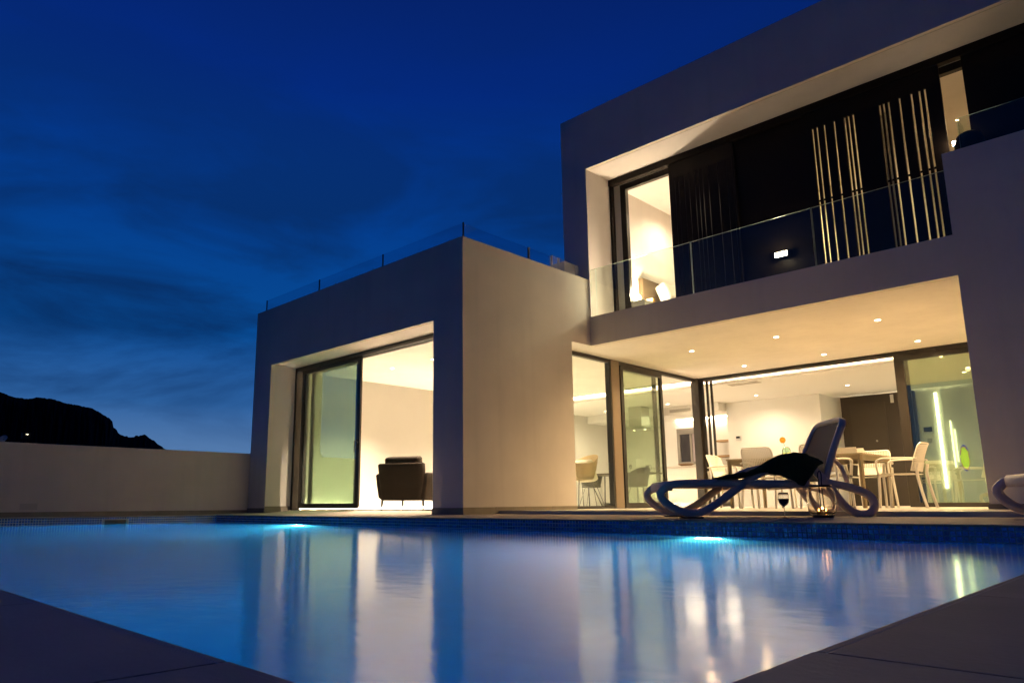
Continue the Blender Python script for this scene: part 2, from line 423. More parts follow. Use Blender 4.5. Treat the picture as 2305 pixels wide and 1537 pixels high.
for side in (0, 1, 2):
    n = int((PYF-PYN)/TP) if side < 2 else ncol
    for c in range(n):
        for r in range(4):
            z = TZ-TP*(r+.5)+.005
            if side == 0:
                y = PYF-TP*(c+.5)
                if SK0-.03 < y < SK1+.03 and z < -.03: continue
                add_box(bm, PXL-.006, PXL+.0015+random.uniform(-.0004, .0004), y-tw, y+tw, z-tw, z+tw)
            elif side == 1:
                y = PYF-TP*(c+.5); add_box(bm, PXR-.0015, PXR+.006, y-tw, y+tw, z-tw, z+tw)
            elif c % 1 == 0:
                x = PXR-TP*(c+.5); add_box(bm, x-tw, x+tw, PYN-.006, PYN+.0015, z-tw, z+tw)
so = mesh_obj('mosaic_tiles', bm, TILE, basin); so['kind'] = 'stuff'
# skimmer
WPL = mat('white_plastic', (.62, .62, .60), .4)
boxes('skimmer_frame', [(PXL-.02, PXL+.012, SK0-.02, SK1+.02, -.052, -.036), (PXL-.02, PXL+.012, SK0-.02, SK0, -.15, -.052), (PXL-.02, PXL+.012, SK1, SK1+.02, -.15, -.052)], WPL, basin)
boxes('skimmer_mouth', [(PXL-.30, PXL-.29, SK0, SK1, -.2, -.052), (PXL-.29, PXL-.021, SK0-.008, SK0, -.2, -.052), (PXL-.29, PXL-.021, SK1, SK1+.008, -.2, -.052), (PXL-.29, PXL-.021, SK0, SK1, -.052, -.045)], mat('aged_plastic', (.05, .055, .035), .6), basin)
# underwater lamps
LENS = emit_mat('pool_lamp_lens', (.75, .92, 1.0), 60)
for lx in (-2.855, -8.855):
    b = bmesh.new(); lathe(b, [(.0, 0), (.135, 0), (.135, .03), (.11, .04), (.0, .04)], 32)
    lo = mesh_obj('pool_lamp', b, WPL, basin); lo.location = (lx, PYF, -.50); lo.rotation_euler = (R(90), 0, 0)
    b = bmesh.new(); lathe(b, [(.0, .055), (.05, .052), (.10, .043)], 32)
    l2 = mesh_obj('lamp_lens', b, LENS, lo)
    light('pool_light', 'AREA', (0, 0, .07), (140 if lx > -5 else 450), (.08, .80, 1.0), parent=lo, rot=(R(180), 0, 0), shape='DISK', size=.2)

# water
def water_mat():
    M = bpy.data.materials.new('pool_water'); M.use_nodes = True; t = M.node_tree; t.nodes.clear()
    o = t.nodes.new('ShaderNodeOutputMaterial'); g = t.nodes.new('ShaderNodeBsdfGlass'); g.inputs['IOR'].default_value = 1.6
    g.inputs['Roughness'].default_value = .125; g.inputs['Color'].default_value = (.93, .98, 1, 1)
    ge = t.nodes.new('ShaderNodeNewGeometry'); mp = t.nodes.new('ShaderNodeMapping'); mp.inputs['Rotation'].default_value = (0, 0, R(45)); mp.inputs['Scale'].default_value = (1, 1.6, 1)
    t.links.new(ge.outputs['Position'], mp.inputs[0])
    n = t.nodes.new('ShaderNodeTexNoise'); n.inputs['Scale'].default_value = 5.5; n.inputs['Detail'].default_value = 3; n.inputs['Roughness'].default_value = .5
    t.links.new(mp.outputs[0], n.inputs['Vector'])
    b = t.nodes.new('ShaderNodeBump'); b.inputs['Strength'].default_value = .09; b.inputs['Distance'].default_value = .012
    t.links.new(n.outputs['Fac'], b.inputs['Height']); t.links.new(b.outputs[0], g.inputs['Normal']); t.links.new(g.outputs[0], o.inputs[0])
    return M
bm = bmesh.new(); quad(bm, (PXL-.0005,PYN-.0005,WZ),(PXR+.0005,PYN-.0005,WZ),(PXR+.0005,PYF+.0005,WZ),(PXL-.0005,PYF+.0005,WZ))
structure(mesh_obj('water', bm, water_mat()))

# ------------------------------------------------------------------ garden wall on the left
gw = box('garden_wall', -12.24, -12.02, -9, YB+1.2, -.25, 1.050, RENDER)
tag(gw, 'plain rendered garden wall along the left side of the pool', 'wall')
boxes('wall_vent', [(-12.021, -12.012, 2.77, 2.99, .10, .19)], mat('grey_cover', (.66, .62, .57), .8), gw)  # flat vent cover on the wall, gives no light
box('wall_skirting', -12.021, -12.010, PYN-4, YB-.003, .0, .07, SKIRT, gw)

# ------------------------------------------------------------------ villa shell
villa = empty('villa', (0, 0, 0)); tag(villa, 'two-storey white modern villa with lit rooms beside the pool', 'house')
WX0, WX1, WZ1, WY = -11.409, -7.104, 2.568, 6.80        # living-room opening
low = csg('low_block', [(XL, X1, YB, YU, -.1, ZB), (XL, XU, YU, 18.0, -.1, ZB)],
    [(WX0, WX1, YB-1, 6.90, zdeck(YB)-.2, WZ1), (-11.85, -6.98, 6.88, 17.2, -.2, 2.60), (-7.2, X1+1, 8.52, YG, -.2, ZS), (-7.2, -5, YG-.01, 17.2, -.2, 2.60),
     (XL+.22, X1-.22, YB+.22, YU-.1, 3.3, 4)], RENDER, villa)
upper = csg('upper_storey', [(XU, 3.5, YU, 18.0, ZS, ZU)],
    [(-6.9, -.5, 13.14, 14.25, 2.5, 2.70), (XJ, 3.2, YU-1, YR, ZF, ZO), (-6.55, 3.2, YR-.001, 14.2, 3.03, 5.46), (-6.55, 3.2, YR-.001, YR+.25, 3.0, 5.482)], RENDER, villa)
pier = csg('side_wing', [(XP, 3.5, YP, YG+.2, -.1, ZS-.002), (XP, 3.5, YP, YU-.003, ZS-.003, ZP), (XP, XP+.25, YU-.004, YR-.35, ZF+.003, ZP)],
    [(XP+.3, 3.2, YP+.3, YG+.3, FZ, 2.5)], RENDER, villa)
# interior ground floor envelope of the rear room
box('room_floor', -11.849, 3.2, 6.885, 18.2, FZ-.06, FZ, FLOORM, villa)
RY = 16.35
boxes('room_wall', [(-8.0, -5.85, RY, RY+.12, FZ, 2.6), (-5.97, -5.851, RY+.121, 17.7, FZ, 2.6), (-5.97, 3.2, 17.70, 17.85, FZ, 2.6), (-.45, -.3, YG+.25, 17.7, FZ, 2.6), (-8.0, -7.88, RY+.121, 17.6, FZ, 2.6)], PAINT, villa)
boxes('dropped_ceiling', [(-11.84, -.46, 13.62, 17.19, 2.475, 2.487)], CEIL, villa)
box('plaster_lining', -11.849, -11.84, 6.9, 17.2, FZ, 2.6, PAINT, villa)
box('kitchen_wall', -11.84, -8.0, 17.15, 17.199, FZ, 2.6, PAINT, villa)
# living-room threshold ramp
bm = bmesh.new()
v = [bm.verts.new(p) for p in ((WX0,YB,.018),(WX1,YB,.018),(WX1,6.9,.075),(WX0,6.9,.075),(WX0,YB,-.2),(WX1,YB,-.2),(WX1,6.9,-.2),(WX0,6.9,-.2))]
for q in ((0,1,2,3),(0,4,5,1),(1,5,6,2),(2,6,7,3),(3,7,4,0)): bm.faces.new([v[i] for i in q])
mesh_obj('threshold', bm, STONE, villa)
# skirtings
sk = [(XL-.002, WX0+.004, YB-.012, YB-.001, zdeck(YB)-.01, .10), (WX1-.006, X1+.012, YB-.012, YB-.001, zdeck(YB)-.01, .10)]
for k in range(4): sk.append((X1+.001, X1+.012, YB+.002+k*.567, YB+.566+k*.567, zdeck(YB+k*.5)-.005, .105+.002*k))
sk += [(WX0+.001, WX0+.012, YB+.002, 6.76, .01, .13), (XP-.012, XP+1.5, YP-.012, YP-.001, .0, .115), (WX1-.012, WX1-.001, YB+.002, 6.76, .01, .13)]
for b_ in sk: box('skirting', *b_, SKIRT, low)
# drip-edge lines under soffits
DRIP = mat('drip_bead', (.55, .52, .47), .6)
box('drip_bead', WX0+.03, WX1-.002, YB+.05, YB+.058, WZ1-.004, WZ1+.002, DRIP, low)
box('drip_bead', XJ+.03, 3.0, YU+.06, YU+.068, ZO-.004, ZO+.002, DRIP, upper)
box('drip_bead', X1+.02, XP, YU+.06, YU+.068, ZS-.004, ZS+.002, DRIP, upper)

# ------------------------------------------------------------------ windows and doors
def pane(parent, x0, x1, y0, y1, z0, z1, material, nm='pane'): return box(nm, x0, x1, y0, y1, z0, z1, material, parent)
def sash_x(x0, x1, yc, z0, z1, parent, w=.075, d=.05, glass=PANE, nm='sash', bot=.09):
    f = boxes(nm, [(x0, x0+w, yc-d/2, yc+d/2, z0, z1), (x1-w, x1, yc-d/2, yc+d/2, z0, z1), (x0+w, x1-w, yc-d/2, yc+d/2, z0, z0+bot), (x0+w, x1-w, yc-d/2, yc+d/2, z1-w, z1)], ALU, parent)
    return f
# living room: triple sliding door pushed to the left
fz = .085
lf = boxes('sliding_door_frame', [(WX0+.001, WX0+.06, 6.74, 6.90, fz-.03, WZ1-.001), (WX0+.06, WX1-.001, 6.74, 6.755, WZ1-.07, WZ1-.002), (WX0+.06, WX1-.001, 6.80, 6.81, WZ1-.07, WZ1-.002), (WX0+.06, WX1-.001, 6.86, 6.90, WZ1-.07, WZ1-.002), (WX0+.06, WX1-.001, 6.755, 6.86, WZ1-.025, WZ1-.003), (WX1-.04, WX1-.001, 6.76, 6.90, fz-.03, WZ1-.08)], ALU, villa)
box('track', WX0+.06, WX1-.04, 6.75, 6.90, .06, .079, mat('track_aluminium', (.20, .17, .13), .45), lf)
for i, (a, b_, y) in enumerate(((WX0+.07, -9.45, 6.785), (WX0+.13, -9.56, 6.835), (WX0+.19, -9.62, 6.882))):
    s = sash_x(a+.13*(i == 0)+.08*i, b_, y, fz, WZ1-.05, lf, w=.085, d=.035, bot=.085)
    box('pane', a+.13*(i == 0)+.08*i+.085, b_-.085, y-.006, y+.006, fz+.085, WZ1-.135, BLUEG if i == 0 else PANE, s)
    if i == 0:
        bm = bmesh.new(); add_box(bm, b_-.052, b_-.032, y-.04, y-.018, 1.02, 1.16, bevel=.004); add_box(bm, b_-.05, b_-.034, y-.075, y-.04, 1.13, 1.145); add_box(bm, b_-.05, b_-.034, y-.085, y-.07, .95, 1.145, bevel=.004); mesh_obj('handle', bm, BLACK, s)
# terrace left glazing (plane X = XG)
tz0, tz1 = .072, ZS-.003
tf = boxes('terrace_side_frame', [(XG-.05, XG+.03, 8.53, YG, tz1-.06, tz1), (XG-.05, XG+.03, 8.53, 10.06, tz0-.03, tz0+.035), (XG-.05, XG+.03, 8.53, 8.60, tz0+.035, tz1-.06),
    (XG-.06, XG+.04, 10.06, 10.34, tz0-.03, tz1-.001), (XG-.05, XG+.02, 10.42, YG-.1, tz0-.03, tz0-.018)], ALU, villa)
box('pane', XG-.015, XG-.003, 8.60, 10.06, tz0+.035, tz1-.06, PANE, tf)
box('cladding_panel', XG+.0405, XG+.045, 10.10, 10.33, tz0, tz1-.01, mat('bronze_panel', (.16, .12, .08), .4), tf)
def sash_y(y0, y1, xc, z0, z1, parent, w=.08, d=.045):
    return boxes('sash', [(xc-d/2, xc+d/2, y0, y0+w, z0, z1), (xc-d/2, xc+d/2, y1-w, y1, z0, z1), (xc-d/2, xc+d/2, y0+w, y1-w, z0, z0+.09), (xc-d/2, xc+d/2, y0+w, y1-w, z1-.10, z1)], ALU, parent)
s = sash_y(10.40, 11.74, XG+.004, tz0-.01, tz1-.03, tf); box('pane', XG-.003, XG+.009, 10.48, 11.66, tz0+.08, tz1-.13, GREEN, s)
s = sash_y(10.36, 11.62, XG-.055, tz0-.01, tz1-.03, tf); box('pane', XG-.06, XG-.05, 10.44, 11.54, tz0+.08, tz1-.13, PANE, s)
# corner post and rear glazing (plane Y = YG)
rf = boxes('terrace_rear_frame', [(XG-.05, XG+.10, YG-.10, YG+.10, tz0-.03, tz1-.0005), (XG+.10, XG+.17, YG-.02, YG+.0, tz0-.03, tz1-.06), (XG+.20, XG+.24, YG+.02, YG+.05, tz0-.03, tz1-.06), (XG+.27, XG+.31, YG+.06, YG+.09, tz0-.03, tz1-.06),
    (XG+.10, -1.0, YG-.05, YG+.09, tz1-.06, tz1), (XG+.31, -3.42, YG-.03, YG+.06, tz0-.03, tz0-.015)], ALU, villa)
s = boxes('sash', [(-3.435, -3.30, YG-.045, YG+.01, tz0-.02, tz1-.061), (-3.30, -1.0, YG-.045, YG+.01, tz0-.02, tz0+.055), (-3.30, -1.0, YG-.045, YG+.01, tz1-.16, tz1-.061)], ALU, rf)
box('pane', -3.30, -1.0, YG-.022, YG-.012, tz0+.055, tz1-.16, GREEN, s)
s = boxes('sash', [(-3.34, -3.26, YG+.03, YG+.07, tz0-.02, tz1-.061), (-3.26, -1.0, YG+.03, YG+.07, tz0-.02, tz0+.05), (-3.26, -1.0, YG+.03, YG+.07, tz1-.14, tz1-.061)], ALU, rf)
box('pane', -3.26, -1.0, YG+.045, YG+.055, tz0+.05, tz1-.14, PANE, s)

# upper facade: shutter track, shutters, windows
UZ0 = ZF
box('shutter_track', XJ+.001, 3.1, YR-.075, YR+.02, ZO-.105, ZO-.001, SHUT, villa)
box('track_edge', XJ+.005, XJ+.045, YR-.06, YR+.02, UZ0+.003, ZO-.106, SHUT, villa)
uf = boxes('balcony_door_frame', [(-6.42, -6.315, YR+.12, YR+.20, UZ0+.005, 5.42), (-6.315, 3.1, YR+.12, YR+.20, 5.325, 5.42), (-6.315, 3.1, YR+.12, YR+.20, UZ0+.005, UZ0+.03)], ALU, villa)
box('reveal_wall', -6.55, -6.4205, YR+.13, YR+.24, UZ0+.003, 5.478, PAINT, villa)
box('lintel_wall', -6.42, 3.15, YR+.13, YR+.24, 5.421, 5.478, PAINT, villa)
pat = [0.0, .058, .152, .275, .406, .462, .522]          # slot spacing in a shutter leaf
def shutter(x0, x1, slots, y=YR-.03, d=.034, w=.025, z0=UZ0+.02, z1=ZO-.108):
    fr = box('shutter', x0, x1, y-d/2, y+d/2, z1-.24, z1, SHUT, villa); box('bottom_rail', x0, x1, y-d/2, y+d/2, z0, z0+.16, SHUT, fr)
    e = [x0]+[s for s in slots]+[x1]
    zb0, zb1 = z0+.1605, z1-.2405
    ed = [(e[i]+(w/2 if i else 0), e[i+1]-(w/2 if i+1 < len(e)-1 else 0)) for i in range(len(e)-1)]
    for a, b_ in ed:
        if b_-a > .008: box('board', a, b_, y-d/2, y+d/2, zb0, zb1, SHUT, fr)
    if len(slots): 
        zm = (zb0+zb1)/2-.06
        box('cross_rail', x0+.002, x1-.002, y+d/2+.0005, y+d/2+.012, zm-.012, zm+.012, SHUT, fr)
    return fr
slA = [-5.30, -5.235, -5.138, -5.06, -4.963, -4.90, -4.834, -4.744, -4.59, -4.456, -4.37]
slC = [-3.21, -3.151, -3.057, -2.931, -2.798, -2.751, -2.693]
slD = [-2.374, -2.326, -2.272, -2.147, -2.014, -1.926, -1.867]
shutter(-5.40, -4.335, slA, d=.05, w=.010)
shutter(-4.375, -3.30, [], y=YR+.02)
shutter(-3.33, -2.45, slC, y=YR-.03)
shutter(-2.45, -1.70, slD, y=YR-.031)
shutter(-1.462, 3.1, [], y=YR-.03)
# upstairs room
box('bedroom_floor', -6.549, 3.19, YR+.02, 14.19, 3.031, 3.05, FLOORM, villa)
boxes('bedroom_wall', [(-6.549, 3.19, 14.10, 14.19, 3.05, 5.45), (-2.62, -2.50, 10.6, 14.1, 3.05, 5.45), (-4.26, -4.18, 9.99, 14.1, 3.05, 5.45), (.5, .6, 10.1, 14.1, 3.05, 5.45)], PAINT, villa)  # partition right of the bed room is unseen, added to confine its light

# ------------------------------------------------------------------ glass railings
def rail(parent, x0, x1, y, z0, z1, t=.010):
    bm = bmesh.new(); add_box(bm, x0, x1, y-t, y+t, z0, z1)
    for f in bm.faces:
        n = f.normal; f.normal_update()
        f.material_index = 0 if abs(f.normal.y) > .9 else 1
    return mesh_obj('railing_pane', bm, [RAILG, EDGE], parent)
for a, b_ in ((-6.405, -4.778), (-4.766, -3.118), (-3.106, XP-.004)): rail(villa, a, b_, YU+.02, ZF-.02, 3.765)
for a, b_ in ((-6.51, -6.417),): rail(villa, a, b_, YU+.02, ZF-.02, 3.765)
rail(villa, -1.535, 3.0, 9.36, ZF+.01, 4.47)
bm = bmesh.new(); add_box(bm, -1.545, -1.525, 9.38, 9.62, ZF+.01, 4.47); mesh_obj('railing_pane', bm, RAILG, villa)
# roof terrace railing of the low block
POST = mat('railing_post', (.035, .04, .05), .4)
for x in (-6.626, -8.378, -10.11, -11.86): box('railing_post', x-.008, x+.008, YB+.092, YB+.108, 3.31, 3.852, POST, villa)
for y in (7.69,): box('railing_post', X1-.112, X1-.088, y-.012, y+.012, 3.31, 3.835, POST, villa)
for a, b_ in ((-11.845, -10.125), (-10.095, -8.393), (-8.363, -6.641)): 
    bm = bmesh.new(); add_box(bm, a, b_, YB+.094, YB+.106, 3.35, 3.845); mesh_obj('roof_railing_pane', bm, RAILR, villa)
for a, b_ in ((YB+.115, 7.675), (7.705, 8.9)): 
    bm = bmesh.new(); add_box(bm, X1-.106, X1-.094, a, b_, 3.35, 3.838); mesh_obj('roof_railing_pane', bm, RAILR, villa)
tag(box('roof_planter', -7.10, -6.80, 8.737, YU-.004, 3.301, 3.919, RENDER), 'small white rendered box on the low roof against the upper storey', 'planter')
for i, y in enumerate((8.57, 8.74)):
    bm = bmesh.new(); lathe(bm, [(.02, 3.30), (.02, 4.0)], 12, cap=True, center=(-6.92, y)); add_box(bm, -6.97, -6.87, y-.05, y+.05, 3.3005, 3.312)
    tag(mesh_obj('roof_pipe', bm, WPL), ('white vent pipe on the low roof, left of the pair', 'white vent pipe on the low roof, right one next to the box')[i], 'pipe', 'vent pipes on the low roof')

# ------------------------------------------------------------------ lights of the house
LEDD = emit_mat('downlight_lens', WARMW, 28)
STRIP = emit_mat('led_strip_glow', WARMW, 420)
def downlight(x, y, z, power, spot=150, blend=.9, col=WARM):
    bm = bmesh.new(); lathe(bm, [(.052, -.006), (.052, 0), (.036, 0.0), (.036, -.004), (.052, -.006)], 24)
    r = mesh_obj('downlight', bm, WPL, villa, loc=(x, y, z))
    bm = bmesh.new(); lathe(bm, [(.0, -.002), (.036, -.002)], 20); mesh_obj('lens', bm, LEDD, r)
    light('downlight_lamp', 'SPOT', (0, 0, -.03), power*LP, col, parent=r, spot_size=R(spot), spot_blend=blend, shadow_soft_size=.04)
for y in (10.51, 12.37):
    for x in (-5.655, -4.285, -2.912): downlight(x, y, ZS, 18, 165, 1)
for x, y in ((-6.912, 15.6), (-5.011, 15.6), (-2.99, 15.6), (-9.0, 15.4), (-10.8, 15.4)): downlight(x, y, 2.475, 6.5, 160, 1, WARMW)
for x in (-10.36, -9.23, -8.1): downlight(x, 8.12, 2.60, 40, 115, .8, WARMW)
for x, y in ((-10.2, 12.4), (-8.3, 12.4), (-9.2, 10.6)): downlight(x, y, 2.60, 30, 140, .9, WARMW)
for x, y in ((-4.5, 11.6), (-1.2, 11.4), (-3.4, 12.6), (-5.9, 11.2)): downlight(x, y, 5.46, 11 if x > -4.2 else 8, 150, .9, WARM if x > -4.2 else WARMW)
# LED coves: strip on top of the dropped ceiling lip, facing up and out
def led(x0, x1, y0, y1, z0, z1, m_=STRIP): return box('led_strip', x0, x1, y0, y1, z0, z1, m_, villa)
led(-11.8, -.52, 13.64, 13.655, 2.490, 2.505)
led(-11.835, -11.822, 7.2, 13.9, FZ+.01, FZ+.035)       # floor-level wash in the living room
led(-9.75, -8.06, 17.05, 17.075, 2.245, 2.279, emit_mat('added_kitchen_glow', WARMW, 45))  # extra glowing strip added under the bulkhead to brighten the kitchen gap
box('cove_lip', -11.84, -.46, 13.605, 13.6195, 2.475, 2.525, CEIL, villa)

# ------------------------------------------------------------------ interior fittings
DOORM = mat('dark_bronze_door', (.045, .032, .018), .45, var=.06, vscale=3)
fd = boxes('front_door', [(-5.85, -4.77, 17.63, 17.69, FZ, 2.50)], DOORM, villa)
boxes('door_panel', [(-5.66, -4.93, 17.618, 17.629, .2, 2.32)], mat('dark_bronze_panel', (.052, .038, .022), .4), fd)
boxes('door_frame', [(-4.769, -4.66, 17.61, 17.69, FZ, 2.50), (-4.40, -4.34, 17.61, 17.69, FZ, 2.5), (-4.66, -4.40, 17.61, 17.69, 2.42, 2.5)], DOORM, fd)
box('sidelight', -4.66, -4.40, 17.66, 17.67, FZ, 2.42, mat('night_pane', (.05, .06, .11), .1), fd)
bm = bmesh.new(); bmesh.ops.create_uvsphere(bm, u_segments=12, v_segments=8, radius=.022, matrix=Matrix.Translation((-5.16, 17.60, 1.47))); mesh_obj('knob', bm, STEEL, fd, smooth=True)
box('door_closer', -4.80, -4.74, 17.58, 17.609, 2.28, 2.46, WPL, fd)
box('thermostat', -7.80, -7.68, RY-.02, RY-.001, 1.57, 1.68, WPL, villa)
box('thermostat_display', -7.795, -7.705, RY-.024, RY-.0205, 1.625, 1.672, BLACK, villa)
ic = box('intercom', -4.27, -4.05, 17.67, 17.699, 1.56, 1.72, WPL, villa); box('screen', -4.25, -4.09, 17.664, 17.669, 1.60, 1.70, BLACK, ic)
box('alarm_keypad', -4.21, -4.12, 17.68, 17.699, 1.36, 1.46, STEEL, villa)
box('wall_socket', -11.838, -11.825, 7.25, 7.42, .30, .40, WPL, villa)
VENT = mat('vent_grille', (.42, .38, .32), .6)
for (x0, x1, y, z0, z1) in ((-9.40, -8.80, 14.03, 2.482, 2.55),): pass
av = boxes('air_vent', [(-6.66, -6.05, 13.75, 13.95, 2.466, 2.474)], VENT, villa)
# bulkhead over the kitchen with its grille
kb = box('kitchen_bulkhead', -11.83, -8.02, 16.0, 17.14, 2.28, 2.474, CEIL, villa)
gv = box('air_vent', -9.30, -8.74, 15.985, 15.999, 2.34, 2.41, VENT, kb)
for k in range(5): box('vent_slat', -9.29, -8.75, 15.975, 15.984, 2.347+.0125*k, 2.351+.0125*k, WPL, gv)
# kitchen window
kw = boxes('kitchen_window_frame', [(-9.78, -8.95, 17.10, 17.149, 1.90, 2.05), (-9.78, -9.70, 17.10, 17.149, 1.12, 1.90), (-9.02, -8.95, 17.10, 17.149, 1.12, 1.90), (-9.70, -9.02, 17.10, 17.149, 1.12, 1.19), (-9.42, -9.36, 17.105, 17.149, 1.19, 1.90)], mat('window_frame_grey', (.22, .20, .18), .5), villa)
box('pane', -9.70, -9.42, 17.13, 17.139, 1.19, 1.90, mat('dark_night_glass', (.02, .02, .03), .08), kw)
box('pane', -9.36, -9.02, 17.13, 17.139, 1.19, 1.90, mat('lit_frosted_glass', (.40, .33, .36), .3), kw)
# vertical light bars and a lit screen seen through the right pane
boxes('light_bar', [(-3.98, -3.935, 17.67, 17.699, .42, 2.42)], emit_mat('light_bar_glow', (1, .86, .55), 14), villa)
boxes('light_bar', [(-3.76, -3.74, 17.67, 17.699, .84, 1.80)], emit_mat('light_bar_glow_small', (1, .88, .5), 7), villa)
boxes('light_bar', [(-3.70, -3.685, 17.67, 17.699, .95, 1.62)], MATS.get('x') or emit_mat('light_bar_glow_small2', (1, .88, .5), 6), villa)
def blob_mat():
    M = bpy.data.materials.new('coloured_lamp_glass'); M.use_nodes = True; t = M.node_tree; t.nodes.clear()
    o = t.nodes.new('ShaderNodeOutputMaterial'); e = t.nodes.new('ShaderNodeEmission'); e.inputs[1].default_value = 1.6
    tcn = t.nodes.new('ShaderNodeTexCoord'); ln_ = t.nodes.new('ShaderNodeVectorMath'); ln_.operation = 'LENGTH'
    mp_ = t.nodes.new('ShaderNodeMapping'); mp_.inputs['Scale'].default_value = (11.5, 0, 3.9); t.links.new(tcn.outputs['Object'], mp_.inputs[0])
    nn = t.nodes.new('ShaderNodeTexNoise'); nn.inputs['Scale'].default_value = 14; t.links.new(tcn.outputs['Object'], nn.inputs['Vector'])
    t.links.new(mp_.outputs[0], ln_.inputs[0]); ad = t.nodes.new('ShaderNodeMath'); ad.operation = 'MULTIPLY_ADD'; ad.inputs[1].default_value = .7
    t.links.new(nn.outputs['Fac'], ad.inputs[0]); t.links.new(ln_.outputs['Value'], ad.inputs[2])
    r_ = t.nodes.new('ShaderNodeValToRGB'); el = r_.color_ramp.elements
    while len(el) < 5: el.new(.5)
    for q, (p_, c_) in zip(el, [(0, (.95, .90, .02)), (.80, (.75, .85, .01)), (.98, (.55, .10, .05)), (1.10/1.3, (.08, .05, .55)), (1, (.05, .08, .6))]): q.position = p_; q.color = (*c_, 1)
    dv = t.nodes.new('ShaderNodeMath'); dv.operation = 'DIVIDE'; dv.inputs[1].default_value = 1.35; t.links.new(ad.outputs[0], dv.inputs[0]); t.links.new(dv.outputs[0], r_.inputs[0])
    t.links.new(r_.outputs[0], e.inputs[0]); t.links.new(e.outputs[0], o.inputs[0]); return M
bm = bmesh.new(); bmesh.ops.create_uvsphere(bm, u_segments=24, v_segments=16, radius=1); bmesh.ops.scale(bm, vec=(.085, .03, .27), verts=bm.verts)
mesh_obj('coloured_lamp', bm, blob_mat(), villa, smooth=True, loc=(-3.565, 17.65, 1.02))
WHITEL = mat('white_lacquer', (.72, .70, .65), .35)
tag(boxes('sideboard', [(-3.35, -2.0, 17.25, 17.69, FZ, .95), (-2.75, -2.0, 17.3, 17.69, .951, 1.35)], WHITEL), 'white stepped cabinet against the back wall behind the tinted pane', 'cabinet')
# kitchen island, hood
isl = box('kitchen_island', -9.6, -7.95, 14.9, 15.75, FZ+.1, .93, WHITEL, None, .004); tag(isl, 'white kitchen island seen through the open gap of the side glazing', 'kitchen island')
box('worktop', -9.63, -7.92, 14.87, 15.78, .931, .965, mat('pale_stone_top', (.62, .58, .52), .25, var=.06, vscale=9), isl); box('plinth', -9.55, -8.0, 14.95, 15.70, FZ, FZ+.0995, STEEL, isl)
bowl = bmesh.new(); lathe(bowl, [(.02, 0), (.10, .01), (.17, .05), (.18, .06), (.165, .055), (.09, .02), (.0, .015)], 24)
tag(mesh_obj('fruit_bowl', bowl, mat('wood_bowl', (.35, .2, .1), .5), None, True, (-8.5, 15.2, .966)), 'shallow wooden bowl on the kitchen island', 'bowl')
hd = box('cooker_hood', -9.98, -9.62, 15.2, 15.56, 1.98, 2.474, STEEL); tag(hd, 'steel island cooker hood with a glass canopy hanging from the ceiling', 'cooker hood')
box('canopy', -10.33, -9.36, 15.02, 15.74, 1.935, 1.979, PANE, hd); box('filter', -10.1, -9.5, 15.12, 15.64, 1.915, 1.934, STEEL, hd)
for x in (-9.95, -9.65):
    bm = bmesh.new(); lathe(bm, [(0, 1.913), (.03, 1.913)], 16, center=(x, 15.38)); mesh_obj('hood_lamp', bm, LEDD, hd)
bc = boxes('kitchen_cabinets', [(-11.83, -9.85, 16.55, 17.14, FZ+.1, .90), (-9.8, -8.05, 16.55, 17.14, FZ+.1, .90)], WHITEL); tag(bc, 'white base cabinets along the kitchen back wall', 'cabinet')
boxes('backsplash_shelf', [(-8.6, -8.05, 16.80, 17.14, 1.25, 1.29), (-8.6, -8.05, 16.80, 17.14, 1.62, 1.66)], mat('oak', (.40, .24, .11), .5), bc)

# ------------------------------------------------------------------ terrace dining set
CHW = mat('white_resin', (.72, .70, .66), .45, spec=.4)
TABM = mat('taupe_table_top', (.30, .25, .16), .45, var=.05, vscale=10)
TL = mat('table_frame_bronze', (.20, .15, .08), .4)
tbz = zdeck(10.9)
tab = empty('dining_table', (-4.20, 11.0, tbz)); tag(tab, 'long taupe dining table with slim square legs under the terrace lights', 'table')
def tbox(nm, *a, **k): return box(nm, *a, parent=tab, **k)
for k in range(6): box('table_slat', -.955+.3185*k, -.955+.3185*k+.314, -.595, .595, .722, .745, TABM, tab)
boxes('apron', [(-.94, .94, -.585, -.56, .655, .7215), (-.94, .94, .56, .585, .655, .7215), (-.94, -.915, -.56, .56, .655, .7215), (.915, .94, -.56, .56, .655, .7215)], TL, tab)
for sx in (-1, 1):
    for sy in (-1, 1):
        bm = bmesh.new(); sweep(bm, [(sx*.915, sy*.565, .722), (sx*.915, sy*.565, 0)], [.06, .048], [.06, .048], side=(1, 0, 0), power=8); mesh_obj('leg', bm, TL, tab)
